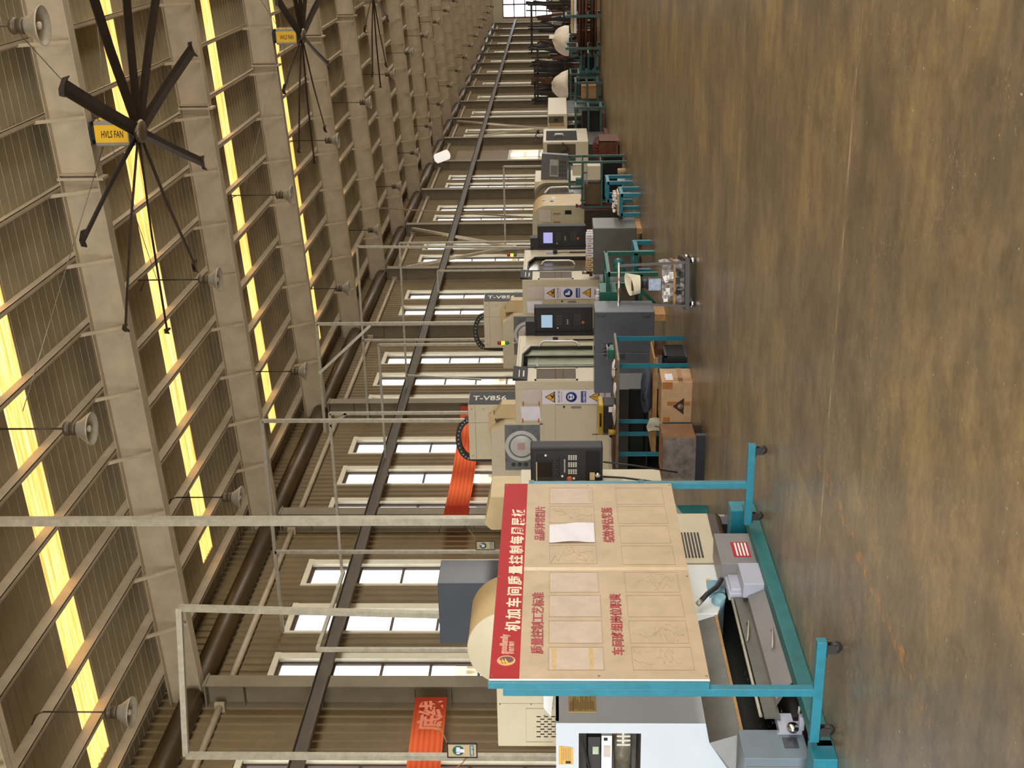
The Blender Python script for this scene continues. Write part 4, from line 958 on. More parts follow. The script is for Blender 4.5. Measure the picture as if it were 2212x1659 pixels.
pl = aisle_plate('specification_sheet', 1228, 1538, 1286, 1492, -5.098, mat('tan_printed_sheet', srgb(206, 172, 104), 0.6, 0, 0.05, 8), t1)
a, c = onX(1228, 1538, -5.095), onX(1286, 1495, -5.095); q = MB(O1); rn = random.Random(4)
for k in range(16):
    z = a.z - 0.012 - (a.z - c.z - 0.02) * k / 16; y0_ = a.y + 0.015 + rn.uniform(0, 0.02); q.box(-5.096, -5.094, y0_, y0_ + rn.uniform(0.08, 0.20), z - 0.0025, z)
q.box(-5.096, -5.094, a.y + 0.01, c.y, a.z - 0.033, a.z - 0.031); q.build('printed_rows', INK, pl)
a, c = onY(1207, 1651, 6.897), onY(1238, 1612, 6.897)
pl = MB(O1).prism([(a.x, c.z), (c.x - 0.012, c.z), (c.x, a.z - 0.02), (c.x, a.z), (a.x, a.z)], 'Y', 6.896, 6.899).build('warning_sticker', mat('orange_sticker', srgb(228, 176, 92), 0.5, 0, 0.05, 8), t1)
q = MB(O1)
for k in range(5): q.box(a.x + 0.035, c.x - 0.012, 6.8945, 6.896, a.z - 0.033 - 0.011 * k, a.z - 0.031 - 0.011 * k)
q.box(a.x, c.x, 6.8945, 6.896, a.z - 0.022, a.z - 0.020); q.box(a.x + 0.008, a.x + 0.028, 6.8945, 6.896, c.z + 0.015, c.z + 0.05); q.build('printed_rows', INK, pl)
# lower works on the aisle side
q = MB(); q._add([(0.0, -0.2, 0.64), (0.07, -0.2, 0.44), (0.07, 1.95, 0.44), (0.0, 1.95, 0.64), (-0.03, -0.2, 0.62), (0.04, -0.2, 0.43), (0.04, 1.95, 0.43), (-0.03, 1.95, 0.62)], [(0, 1, 2, 3), (4, 7, 6, 5), (0, 4, 5, 1), (3, 2, 6, 7)])
q._add([(0.0, -0.2, 0.64), (0.07, -0.2, 0.44), (-0.7, -0.45, 0.05), (-0.8, -0.2, 0.15)], [(0, 1, 2, 3)])
q.build('chip_skirt', GREYD, t1)
MB().box(0.072, 0.078, -0.2, 1.95, 0.425, 0.445).build('skirt_edge', WOOD, t1)
tr = MB().box(-0.3, 0.20, -0.2, 2.0, 0.06, 0.12).box(-0.3, -0.28, -0.2, 2.0, 0.12, 0.42).build('chip_trough', DARK, t1)
rn = random.Random(2); q = MB()
for k in range(150):                             # bright curled swarf on the dark oil
    p = Vector((rn.uniform(-0.2, 0.15), rn.uniform(-0.1, 1.3), rn.uniform(0.13, 0.26))); d = Vector((rn.uniform(-1, 1), rn.uniform(-1, 1), rn.uniform(-.4, .4))) * 0.02
    q.tube([p, p + d, p + d * 1.6 + Vector((0, 0.006, 0.006))], 0.0012, 4)
sw = q.build('swarf', CHROME, tr); sw['kind'] = 'stuff'
MB().cyl((0.17, -0.15, 0.315), (0.20, 1.75, 0.315), 0.011, 10).build('guard_rail', GALV, t1)
MB().box(0.185, 0.20, -0.2, 1.9, 0.20, 0.30).build('inner_lid', GREYD, t1)
ld = MB(); ld._add([(0.26, -0.1, 0.215), (0.335, 0.05, 0.06), (0.335, 1.16, 0.06), (0.26, 1.16, 0.215), (0.2, -0.1, 0.215), (0.2, 1.16, 0.215)], [(0, 1, 2, 3), (0, 3, 5, 4), (0, 4, 1)])
ldo = ld.build('sloping_lid', GREYP, t1)
MB().tube([(0.30, 0.42, 0.16), (0.335, 0.44, 0.155), (0.345, 0.60, 0.13), (0.31, 0.62, 0.13)], 0.008, 8).build('lid_handle', GALV, ldo)
MB().tube([(0.20, 0.66, 0.29), (0.235, 0.68, 0.28), (0.24, 0.86, 0.25), (0.205, 0.88, 0.26)], 0.007, 8).build('inner_lid_handle', GALV, t1)
MB().box(0.24, 0.36, 1.17, 1.48, 0.05, 0.25).build('light_grey_cover', GREYL, t1, 0.006)
MB().box(0.17, 0.23, 1.25, 1.56, 0.16, 0.34).box(0.19, 0.25, 1.28, 1.50, 0.20, 0.32).build('pump_guard', GREYL, t1, 0.008)
cb = MB().box(0.12, 0.34, 1.50, 1.98, 0.04, 0.37).build('pump_cabinet', GREYP, t1, 0.004)
p = MB().box(0.34, 0.343, 1.60, 1.83, 0.13, 0.26).build('red_edged_label', REDBAND, cb); q = MB()
for k in range(4): q.box(0.343, 0.345, 1.615, 1.815, 0.145 + 0.026 * k, 0.158 + 0.026 * k)
q.build('label_rows', WHITE, p)
pm = MB().box(0.02, 0.14, 1.42, 1.60, 0.34, 0.46).cyl((0.02, 1.36, 0.40), (0.13, 1.36, 0.40), 0.05, 14).build('blue_pump', mat('light_blue_paint', srgb(116, 158, 172), 0.4, 0, 0.1, 9), t1)
MB().cyl((0.06, 1.34, 0.40), (0.16, 1.33, 0.39), 0.042, 16).build('pump_cap', mat('light_blue_cap', srgb(140, 180, 190), 0.4), pm)
MB().box(0.10, 0.13, 1.60, 1.64, 0.43, 0.46).build('yellow_cap', YELLOW, pm)
hs = [onX(1514, 1298, -4.93) - O1, onX(1528, 1283, -4.90) - O1, onX(1548, 1268, -4.89) - O1, onX(1562, 1246, -4.90) - O1, onX(1572, 1226, -4.93) - O1, onX(1572, 1210, -4.99) - O1]
MB().tube(hs, 0.019, 10).build('coolant_hose', RUBBER, t1); MB().cyl(hs[0], hs[0] + (hs[0] - hs[1]) * 0.5, 0.021, 12).build('hose_fitting', GALV, t1)
# door covers with louvres above the pump, brown base behind
g = MB(); g.box(-0.35, 0.10, 1.95, 2.79, 0.32, 1.5); dc = g.build('sliding_cover', CREAM, t1, 0.008)
a = onX(1471, 1205, -5.0); c = onX(1510, 1152, -5.0); lv = MB(O1)
for k in range(7):
    z = a.z - (a.z - c.z) * (k + 0.5) / 7; lv.box(-5.0, -4.99, a.y, c.y, z - 0.008, z + 0.006)
lv.build('louvre', INK, dc)
MB().prism([(1.20, 0.42), (1.45, 0.34), (1.93, 0.315), (1.93, 1.5), (1.20, 1.5)], 'X', -0.30, 0.09).build('front_cover', WHITEP, t1, 0.006)
MB().box(-1.4, 0.04, 1.96, 2.94, 0.19, 1.45).build('brown_base', mat('oily_brown_paint', srgb(62, 42, 24), 0.45, 0, 0.25, 6), t1, 0.05, 3)
for yy in (2.78, 2.1): MB().box(-0.20, 0.0, yy, yy + 0.14, 0.0, 0.19).build('base_foot', SLATE, t1)
for y0_, y1_ in ((-0.85, -0.35),):
    a, c = onX(1608, 1638, -4.96) - O1, onX(1600, 1576, -4.96) - O1
    tk = MB().box(-0.85, a.x, a.y, c.y, 0.07, a.z).build('blue_grey_tank', BLUEG, t1, 0.004)
    MB().box(-0.84, a.x - 0.06, a.y - 0.004, a.y, 0.10, a.z - 0.015).build('tank_end_plate', GREYP, tk)
    MB().box(a.x, a.x + 0.004, a.y + 0.10, a.y + 0.20, 0.12, 0.21).build('tank_notch', SLATE, tk)
    MB().lathe((a.x + 0.05, c.y - 0.05, 0.14), [(0.001, 0.02), (0.035, 0.02), (0.04, 0.0), (0.03, -0.02), (0.001, -0.02)], 18, 'X').build('drain_knob', CHROME, tk)
q = MB(); q.prism([(-0.10, 0.22), (-0.10, 0.36), (0.16, 0.22)], 'Y', -0.30, -0.28); q.box(0.12, 0.17, -0.30, -0.12, 0.08, 0.22); q.box(0.17, 0.27, -0.30, -0.26, 0.07, 0.10); q.build('white_bracket', GREYL, t1)
q = MB(); q.cyl((0.27, -0.26, 0.10), (0.32, -0.26, 0.10), 0.008, 8); q.build('drain_tap', GALV, t1)
# teal floor frame under everything
q = MB(); q.box(0.32, 0.42, -0.78, 2.35, 0.0, 0.10); q.build('floor_beam', TEALD, t1, 0.006)
MB().box(-1.2, 0.42, -0.90, -0.72, 0.0, 0.14).build('end_beam', TEAL, t1, 0.004)
MB().box(-0.6, 0.40, 2.25, 2.42, 0.0, 0.20).build('far_beam', TEAL, t1, 0.004)
# head box with vent slots, drum, dark electrical box on top
Yh = 8.25
a = onY(1076, 1612, Yh) - O1; c = onY(1196, 1462, Yh) - O1
hb_ = MB().box(a.x, c.x, a.y, a.y + 0.9, 1.62, a.z).build('head_box', CREAM, t1, 0.006)
q = MB(O1)
for (xa, ya), (xb, yb) in (((1136, 1530), (1195, 1531)), ((1136, 1602), (1195, 1603)), ((1136, 1530), (1137, 1603)), ((1077, 1519), (1196, 1519.8))):
    p0, p1 = onY(xa, ya, Yh), onY(xb, yb, Yh); q.box(p0.x, p1.x, Yh - 0.002, Yh, p0.z, p1.z)
q.build('panel_seam', SEAM, hb_); q = MB(O1)
for k in range(9):
    for j in range(3):
        p0 = onY(1159 + 16 * j + (8 if k % 2 else 0), 1548 + 5.4 * k, Yh); q.box(p0.x - 0.004, p0.x + 0.004, Yh - 0.003, Yh, p0.z - 0.033, p0.z)
q.build('vent_slot', DARK, hb_)
q = MB(O1)
for x_, y_ in ((1080, 1521), (1147, 1521), (1175, 1512), (1176, 1546)):
    p0 = onY(x_, y_, Yh); q.cyl((p0.x, Yh - 0.005, p0.z), (p0.x, Yh, p0.z), 0.007, 8)
q.build('panel_screw', STEEL, hb_)
p0, p1, p2 = onY(1174, 1500, Yh - 0.1) - O1, onY(1190, 1545, Yh - 0.1) - O1, onY(1196, 1500, Yh - 0.1) - O1
MB().prism([(p0.x, p0.z), (p0.x - 0.11, p0.z), (p1.x, p1.z), (p2.x + 0.02, p2.z)], 'Y', Yh - 0.12 - O1.y, Yh - 0.1 - O1.y).build('white_gusset', WHITE, t1)
Yd = 8.12; tp = onY(1010, 1402, Yd); cn = onY(1102, 1402, Yd); rd = tp.z - cn.z
dm = MB(O1).lathe((cn.x, Yd, cn.z), [(0.001, 0), (rd - 0.012, 0), (rd, 0.012), (rd, 0.55), (0.001, 0.55)], 56, 'Y').build('drum_rim', TANSHEET, t1)
MB(O1).lathe((cn.x, Yd, cn.z), [(0.001, -0.006), (rd - 0.004, -0.006), (rd + 0.003, 0.0), (rd + 0.003, 0.01)], 56, 'Y').build('drum_face', CREAM, t1)
MB(O1).box(cn.x - 0.25, cn.x + 0.25, Yd + 0.1, Yd + 0.5, 1.62, cn.z - rd * 0.6).build('drum_bracket', CREAM, t1)
Ye = 10.0; a = onY(951, 1390, Ye) - O1; c = onY(1000, 1259, Ye) - O1
MB().box(a.x, c.x, a.y, a.y + 0.42, 1.62, a.z).build('electrical_box', SLATE, t1, 0.004)
console(t1, -0.02, 0.355, 3.6, 1.185, 1.845, SCREEND, 0.16, True, True)
MB().box(-0.3, 0.02, 3.5, 3.72, 1.0, 1.9).build('console_arm', CREAM, t1)
MB().prism([(-0.46, 1.9), (-0.46, 2.22), (-0.40, 2.28), (-0.12, 2.22), (-0.12, 1.9)], 'Y', 3.55, 4.0).build('end_guard', TANSHEET, t1)
MB().box(-0.6, -0.1, 3.5, 4.1, 0.62, 1.95).build('tail_cabinet', CREAM, t1, 0.006)
MB().tube([(0.05, 3.62, 1.18), (0.04, 3.62, 1.0), (0.02, 3.6, 0.8), (-0.02, 3.58, 0.5)], 0.010, 8).tube([(0.2, 3.62, 1.18), (0.16, 3.63, 0.9), (0.1, 3.6, 0.5)], 0.008, 8).build('console_cable', RUBBER, t1)
# ------------------------------------------------------------------ grey cabinets
def cabinet(label, x0, x1, y0, y1, z0, z1, m_, doors=2):
    o = Vector(((x0 + x1) / 2, (y0 + y1) / 2, 0)); t = thing('steel_cabinet', label, 'cabinet', o)
    w = x1 - x0
    MB(o).box(x0, x1, y0 + 0.015, y1, z0, z1).build('cabinet_body', m_, t, 0.006)
    for k in range(doors):
        a, c = x0 + w * k / doors + 0.004, x0 + w * (k + 1) / doors - 0.004
        d = MB(o).box(a, c, y0, y0 + 0.018, z0 + 0.01, z1 - 0.01).build('cabinet_door', m_, t, 0.004)
        if doors > 1:
            if k == 1:
                for zz in (0.11, 0.86):
                    zc = z0 + (z1 - z0) * (1 - zz)
                    MB(o).tube([(c - 0.03, y0 + 0.004, zc + 0.06), (c - 0.055, y0 - 0.02, zc + 0.05), (c - 0.055, y0 - 0.02, zc - 0.05), (c - 0.03, y0 + 0.004, zc - 0.06)], 0.008, 6).build('lift_handle', SLATE, d)
            else:
                zc = z0 + (z1 - z0) * 0.52
                MB(o).box(c - 0.10, c - 0.005, y0 - 0.006, y0, zc - 0.035, zc + 0.035).build('latch_plate', SLATE, d, 0.015)
    for k in (0.08, 0.5, 0.92):
        MB(o).box(x0 + w * k - 0.05, x0 + w * k + 0.05, y0 + 0.03, y1 - 0.02, 0, z0).build('timber_skid', WOOD if k > 0.6 else RUST, t)
    return t
cabinet('wide blue-grey steel cabinet on skids in front of the eye-protection machining center', -7.07, -5.79, 17.62, 18.16, 0.165, 1.04, CABIN)
cabinet('plain grey steel cabinet topped with castings in front of the boot-sign machining center', -6.80, -5.90, 22.95, 23.75, 0.10, 0.905, mat('dusty_cabinet_grey', srgb(98, 96, 90), 0.35, 0.15, 0.12, 4), 1)
rn = random.Random(7)
k = 0
for r_ in range(3):
    for j in range(8):
        x = -6.72 + 0.092 * j; y = 23.05 + 0.16 * r_; hgt = 0.13 if (r_ + j) % 3 else 0.11
        c = thing('aluminium_casting', 'small pale casting standing in rows on the plain grey cabinet', 'casting', (x, y, 0.905), rn.uniform(-.1, .1), 'pale castings on the plain grey cabinet')
        q = MB(); q.box(-0.034, 0.034, -0.03, 0.03, 0, 0.03); q.box(-0.034, -0.018, -0.03, 0.03, 0.03, hgt); q.box(0.018, 0.034, -0.03, 0.03, 0.03, hgt); q.box(-0.018, 0.018, -0.01, 0.03, hgt - 0.03, hgt)
        q.build('casting_body', PAPERW if j > 2 else TANSHEET, c)
q = thing('clamp_fixture', 'dark clamping fixture at the wall end of the plain grey cabinet top', 'fixture', (-6.86, 23.3, 0.905))
MB().box(-0.045, 0.045, -0.1, 0.1, 0, 0.06).build('fixture_base', RUST, q); MB().cyl((0, 0, 0.06), (0, 0, 0.2), 0.03, 12).build('clamp_screw', STEEL, q)

# ------------------------------------------------------------------ teal work table and what is on it
TX0, TX1, TY0, TY1, TZ = -6.66, -5.24, 14.10, 15.10, 0.88
o = Vector((-5.95, 14.6, 0)); t = thing('work_table', 'long work table with teal angle legs and a worn grey top', 'table', o)
MB(o).box(TX0, TX1, TY0, TY1, TZ - 0.03, TZ).build('table_top', mat('worn_table_top', srgb(120, 108, 88), 0.5, 0.1, 0.25, 10), t, 0.003)
for x in (TX0 + 0.05, -5.43):
    for y in (14.42, TY1 - 0.05):
        xx = x if y < 15 or x < -6 else -5.30
        q = MB(o); q.box(xx - 0.03, xx + 0.03, y - 0.003, y + 0.003, 0.0, TZ - 0.03); q.box(xx - 0.03, xx - 0.024, y, y + 0.055, 0.0, TZ - 0.03); q.build('leg', TEAL, t)
q = MB(o); q.box(-6.2, -6.14, 14.42, 14.425, 0, TZ - 0.03); q.box(-6.2, -6.194, 14.42, 14.47, 0, TZ - 0.03); q.build('leg', TEAL, t)
MB(o).box(TX0 + 0.04, -5.34, 14.44, TY1 - 0.04, 0.40, 0.42).build('lower_shelf', WOOD, t)
for y in (14.43, TY1 - 0.04): MB(o).box(TX0 + 0.03, -5.33, y - 0.012, y + 0.012, 0.37, 0.40).build('shelf_rail', WOOD, t)
def on_table(name, label, cat, x, y, rz=0, z=TZ): return thing(name, label, cat, (x, y, z), rz)
p = onY(1300, 897, 14.4)
t = on_table('tool_case', 'yellow-lidded black tool case on the teal work table', 'tool case', p.x, 14.4)
MB().box(-0.19, 0.19, -0.14, 0.14, 0.0, 0.15).build('case_bottom', BLACK, t, 0.012)
lidm = mat('dusty_yellow_plastic', srgb(184, 152, 48), 0.5, 0, 0.14, 9)
ld = MB().box(-0.20, 0.20, -0.15, 0.15, 0.15, 0.215).build('case_lid', lidm, t, 0.015); MB().tube([(-0.08, -0.15, 0.19), (-0.07, -0.18, 0.19), (0.07, -0.18, 0.19), (0.08, -0.15, 0.19)], 0.012, 8).build('carry_handle', BLACK, ld)
MB().box(0.10, 0.17, -0.143, -0.14, 0.03, 0.09).build('case_label', PAPERW, t)
t = on_table('cup', 'dented yellow cup beside the tool case', 'cup', p.x - 0.15, 14.22)
MB().lathe((0, 0, 0), [(0.001, 0), (0.03, 0), (0.038, 0.09), (0.036, 0.09), (0.028, 0.01), (0.001, 0.008)], 18).build('cup_body', lidm, t)
p = onY(1310, 938, 14.5)
t = on_table('dial_stand', 'magnetic gauge stand with a thin upright rod on the work table', 'gauge stand', p.x, 14.5)
MB().prism([(-0.05, 0), (0.05, 0), (0.035, 0.05), (0.02, 0.07), (-0.02, 0.07), (-0.035, 0.05)], 'Y', -0.03, 0.03).build('magnet_base', BLACK, t)
MB().cyl((0, 0, 0.07), (0, 0, 0.28), 0.007, 8).cyl((0, 0, 0.12), (0.10, 0, 0.09), 0.005, 8).build('rod', RUST, t)
p = onY(1315, 744, 14.9)
t = on_table('bench_vise', 'green bench vise with dark screws at the far corner of the work table', 'vise', -5.42, 14.9)
MB().box(-0.06, 0.06, -0.1, 0.1, 0, 0.085).build('vise_body', GREENT, t, 0.006); MB().box(-0.07, 0.07, -0.11, 0.11, 0.085, 0.095).build('jaw_plate', STEEL, t)
for k in (-0.045, 0.0, 0.05): MB().cyl((k, 0, 0.095), (k, 0, 0.13), 0.014, 8).build('clamp_screw', BLACK, t)
MB().cyl((0.08, -0.02, 0.07), (0.13, -0.02, 0.07), 0.012, 8).cyl((0.115, -0.02, 0.02), (0.115, -0.02, 0.13), 0.006, 6).build('vise_handle', BLACK, t)
for k, (x, y, s, lb) in enumerate(((-5.52, 14.55, 0.11, 'crumpled white rag next to the green vise'), (-5.66, 14.22, 0.09, 'crumpled rag on the near table edge by the teal leg'), (-5.95, 14.18, 0.12, 'dirty white glove pile before the yellow-lidded case'))):
    t = on_table('rag', lb, 'rag', x, y)
    MB().blob((0, 0, s * 0.16), (s, s * 0.7, s * 0.2), 16, 10, 0.3, k + 3, 0.7).build('cloth', PAPERW if k < 2 else PAPER, t)
t = on_table('steel_bar', 'dark square steel bar lying along the table top near the gauge stand', 'bar', -6.35, 14.25); MB().box(-0.25, 0.28, -0.02, 0.02, 0, 0.04).build('bar_body', RUST, t)
t = on_table('bolt', 'single dome-headed bolt at the near table corner', 'bolt', -5.37, 14.14); MB().lathe((0, 0, 0.0), [(0.001, 0.05), (0.012, 0.045), (0.018, 0.03), (0.018, 0.025), (0.008, 0.025), (0.008, 0), (0.001, 0)], 12).build('bolt_body', CHROME, t)
t = thing('duffel_bag', 'dark blue and grey bag lying on the lower shelf of the work table', 'bag', (-5.85, 14.66, 0.42))
MB().blob((0, 0, 0.06), (0.30, 0.14, 0.07), 24, 12, 0.16, 2, 0.8).build('bag_body', mat('navy_cloth', srgb(76, 80, 92), 0.8, 0, 0.2, 8), t); MB().tube([(-0.1, -0.12, 0.08), (-0.05, -0.18, 0.12), (0.05, -0.18, 0.12), (0.1, -0.12, 0.08)], 0.008, 6).build('bag_strap', BLACK, t)
p = onY(1400, 918, 14.36)
t = thing('hanging_rag', 'pale cloth draped over the lower shelf with a dark hook on it', 'rag', (p.x, 14.36, p.z - 0.18))
g = MB().grid(lambda u, v: Vector((-0.08 + 0.17 * u + 0.01 * math.sin(5 * v), 0.012 * math.sin(7 * u + 2 * v) - 0.02 * (1 - v), 0.18 - 0.19 * v + 0.02 * math.sin(4 * u))), 12, 10).build('cloth', mat('pale_grey_cloth', srgb(206, 202, 180), 0.8, 0, 0.1, 9), t)
MB().cyl((0.0, -0.03, 0.10), (-0.05, -0.025, -0.04), 0.006, 8).build('dark_hook', BLACK, t)
t = thing('ribbed_crate', 'black ribbed plastic crate on the floor under the teal work table', 'crate', (-5.60, 14.80, 0.0))
q = MB(); q.box(-0.22, 0.22, -0.22, -0.20, 0.03, 0.27); q.box(-0.22, 0.22, 0.20, 0.22, 0.03, 0.27); q.box(-0.22, -0.20, -0.2, 0.2, 0.03, 0.27); q.box(0.20, 0.22, -0.2, 0.2, 0.03, 0.27); q.box(-0.22, 0.22, -0.22, 0.22, 0.0, 0.03); q.build('crate_body', RUBBER, t)
q = MB()
for k in range(9): q.box(0.22, 0.232, -0.20 + 0.048 * k, -0.18 + 0.048 * k, 0.02, 0.25); q.box(-0.20 + 0.048 * k, -0.18 + 0.048 * k, -0.232, -0.22, 0.02, 0.25)
q.box(-0.24, 0.24, -0.24, -0.22, 0.25, 0.275); q.box(0.22, 0.24, -0.24, 0.24, 0.25, 0.275); q.build('crate_rib', BLACK, t)
# black cupboards behind the table
t = thing('black_cupboard', 'open-fronted black steel cupboard close behind the teal work table', 'cupboard', (-6.45, 15.6, 0)); o = Vector((-6.45, 15.6, 0))
q = MB(o); q.box(-7.3, -6.1, 15.9, 15.92, 0, 0.86); q.box(-7.3, -7.28, 15.35, 15.9, 0, 0.86); q.box(-6.12, -6.1, 15.35, 15.9, 0, 0.86); q.box(-7.3, -6.1, 15.35, 15.9, 0.84, 0.86); q.box(-7.3, -6.1, 15.35, 15.9, 0.0, 0.05); q.build('cupboard_shell', mat('black_steel', srgb(40, 38, 34), 0.5, 0.1, 0.15, 6), t)
MB(o).box(-7.3, -6.1, 15.33, 15.35, 0.66, 0.86).build('top_rail', mat('charcoal_steel', srgb(50, 48, 44), 0.5, 0.1, 0.15, 6), t)
MB(o).box(-7.28, -6.12, 15.36, 15.9, 0.40, 0.42).build('cupboard_shelf', DARK, t)

# ------------------------------------------------------------------ cardboard box, steel block, cart
t = thing('cardboard_box', 'taped brown cardboard box printed with a black triangle mark', 'box', (-5.69, 14.02, 0), 0.0)
ang = 0.06; R4 = Matrix.Rotation(ang, 4, 'Z'); bw, bdp, bh = 0.53, 0.40, 0.365
t.location = (-5.69, 14.10, 0); t.rotation_euler = (0, 0, -ang)
MB().box(-bw / 2, bw / 2, -bdp / 2, bdp / 2, 0, bh).build('carton', CARD, t, 0.006)
bx = MB()
for s in (-1, 1): bx._add([(-bw / 2, s * bdp / 2, bh), (bw / 2, s * bdp / 2, bh), (bw / 2 - 0.01, s * 0.005, bh + 0.006), (-bw / 2 + 0.01, s * 0.005, bh + 0.012)], [(0, 1, 2, 3) if s < 0 else (3, 2, 1, 0)])
bx.build('top_flap', CARDD, t)
e = bdp / 2; TAPE = mat('brown_tape', srgb(176, 120, 64), 0.3, 0, 0.1, 9)
for a_ in ((-bw / 2 - 0.001, -bw / 2 + 0.07, -e - 0.002, -e, bh - 0.11, bh - 0.03), (bw / 2 - 0.09, bw / 2 + 0.001, -e - 0.002, -e, bh - 0.13, bh - 0.01), (bw / 2, bw / 2 + 0.002, -e, e, bh * 0.30, bh * 0.46), (bw / 2, bw / 2 + 0.002, -e + 0.02, -e + 0.12, 0.0, bh * 0.9), (-0.04, 0.01, -e - 0.002, -e, 0.02, bh * 0.8)): MB().box(*a_).build('brown_tape', TAPE, t)
MB().box(bw / 2, bw / 2 + 0.003, -0.14, 0.04, bh - 0.14, bh - 0.05).build('address_label', PAPERW, t)
q = MB(); q._add([(-0.05, -e - 0.003, bh * 0.62), (0.06, -e - 0.003, bh * 0.26), (-0.16, -e - 0.003, bh * 0.26)], [(0, 2, 1)]); mk = q.build('triangle_mark', INK, t)
MB().lathe((-0.05, -e - 0.004, bh * 0.38), [(0.022, 0), (0.030, 0), (0.030, 0.001)], 20, 'Y').lathe((-0.05, -e - 0.004, bh * 0.39), [(0.0005, 0), (0.014, 0), (0.014, 0.001)], 14, 'Y').build('inner_mark', CARD, mk)

t = thing('steel_block', 'heavy rusty steel block with a grey cast face on dark timbers', 'block', (-5.80, 12.72, 0), 0.06)
MB().box(-0.24, 0.24, -0.20, 0.24, 0.10, 0.46).build('block_body', mat('brown_rusty_block', srgb(128, 82, 36), 0.65, 0.1, 0.25, 6, bump=0.2), t, 0.004)
MB().box(-0.235, 0.235, -0.212, -0.20, 0.10, 0.455).build('cast_face', mat('grey_cast_face', srgb(138, 128, 118), 0.6, 0.1, 0.35, 11, bump=0.4), t)
for y in (-0.17, 0.17): MB().box(-0.26, 0.26, y - 0.04, y + 0.04, 0.0, 0.10).build('timber_bearer', SLATE if y < 0 else mat('dark_timber', srgb(70, 54, 36), 0.8, 0, 0.25, 7), t)
t = thing('plywood_offcut', 'pale plywood offcut leaning low beside the rusty steel block', 'board', (-6.02, 13.12, 0)); MB().cbox((0, 0, 0.16), 0.30, 0.02, 0.32, 0.1, -0.12).build('board_body', WOOD, t)
t = thing('drum_stand', 'low teal block standing behind the lower edge of the quality board', 'block', (-6.35, 12.05, 0))
MB().box(-0.16, 0.16, -0.14, 0.14, 0.0, 0.34).build('block_body', TEALD, t, 0.008); MB().box(-0.1, 0.1, -0.1, 0.1, 0.34, 0.40).build('block_cap', RUST, t)
# trolley with scrap
t = thing('scrap_trolley', 'small platform trolley with a chrome push bar, loaded with scrap bales', 'trolley', (-4.33, 14.3, 0), 0.22)
fr = mat('dark_trolley_frame', srgb(58, 48, 42), 0.45, 0.3, 0.15, 9)
MB().box(-0.28, 0.28, -0.42, 0.42, 0.095, 0.125).build('platform', fr, t, 0.004)
q = MB()
for x in (-0.28, 0.28): q.box(x - 0.015, x + 0.015, -0.43, 0.43, 0.08, 0.13)
for y in (-0.43, 0.43): q.box(-0.29, 0.29, y - 0.015, y + 0.015, 0.08, 0.13)
q.build('platform_rim', fr, t)
for x in (-0.25, 0.25): MB().bar((x, -0.40, 0.12), (x * 0.86, -0.36, 0.88), 0.028, 0.028).build('upright', fr, t)
MB().cyl((-0.25, -0.36, 0.88), (0.25, -0.36, 0.88), 0.020, 14).build('push_bar', CHROME, t)
for x in (-0.25, 0.25):
    for y in (-0.36, 0.36):
        c = MB().box(x - 0.03, x + 0.03, y - 0.025, y + 0.025, 0.072, 0.08).bar((x, y, 0.08), (x + 0.012, y, 0.035), 0.034, 0.02).build('caster', RUBBER, t)
        MB().lathe((x + 0.015, y, 0.035), [(0.001, -0.012), (0.033, -0.012), (0.035, 0), (0.033, 0.012), (0.001, 0.012)], 18, 'Y').build('wheel', CHROME, c)
def on_trolley(name, label, cat, x, y, z, rz=0):
    M4 = Matrix.Translation((-4.33, 14.3, 0)) @ Matrix.Rotation(0.22, 4, 'Z'); p = M4 @ Vector((x, y, z)); return thing(name, label, cat, p, 0.22 + rz)
FOIL = mat('crumpled_foil_scrap', srgb(176, 166, 160), 0.35, 0.6, 0.5, 26, bump=1.0)
for k, (z, lb, h_) in enumerate(((0.125, 'crumpled silvery scrap bale at the bottom of the trolley', 0.10), (0.25, 'crumpled silvery scrap bale on the plank, upper on the trolley', 0.13))):
    b = on_trolley('scrap_bale', lb, 'scrap bale', 0.0, -0.02, z)
    q = MB(); rn = random.Random(k)
    def fn(u, v, h_=h_, k=k):
        a = 2 * PI * u; s = 1 / max(abs(math.cos(a)), abs(math.sin(a))); tt = (0.001, 0.98, 1.02, 1.0, 0.97, 0.001)[round(v * 5)]; zz = (0, 0, h_ * 0.3, h_ * 0.7, h_, h_)[round(v * 5)]
        w_ = 1 + 0.05 * math.sin(9 * a + k) + 0.04 * math.sin(17 * a + 2 * v)
        return Vector((0.23 * s * math.cos(a) * tt * w_, 0.27 * s * math.sin(a) * tt * w_, zz))
    q.grid(fn, 48, 5, False); q.build('bale', FOIL, b)
    q = MB()
    for j in range(6): q.cbox((rn.uniform(-.18, .18), -0.28, h_ * rn.uniform(.2, .8)), 0.08, 0.012, 0.05, 0, 0, rn.uniform(-.5, .5))
    x = q.build('loose_chip', BLACK if k == 0 else STEEL, b); x['kind'] = 'stuff'
b = on_trolley('plank', 'short brown plank clamped between the two scrap bales', 'plank', 0, -0.02, 0.225); MB().box(-0.26, 0.26, -0.28, 0.28, 0, 0.025).build('plank_body', WOOD, b)
b = on_trolley('grey_box', 'small grey foil box on top of the scrap bales', 'box', -0.02, -0.12, 0.38); MB().box(-0.07, 0.07, -0.06, 0.06, 0, 0.15).build('box_body', mat('grey_foil', srgb(112, 116, 126), 0.35, 0.4, 0.3, 20), b, 0.004)
b = on_trolley('black_reel', 'black reel standing on the small grey box', 'reel', -0.02, -0.12, 0.53); MB().lathe((0, 0, 0), [(0.001, 0), (0.06, 0), (0.06, 0.015), (0.045, 0.02), (0.045, 0.07), (0.06, 0.075), (0.06, 0.09), (0.001, 0.09)], 20).build('reel_body', BLACK, b)
b = on_trolley('canvas_bag', 'open cream canvas bag perched on the black reel', 'bag', -0.02, -0.12, 0.62)
q = MB()
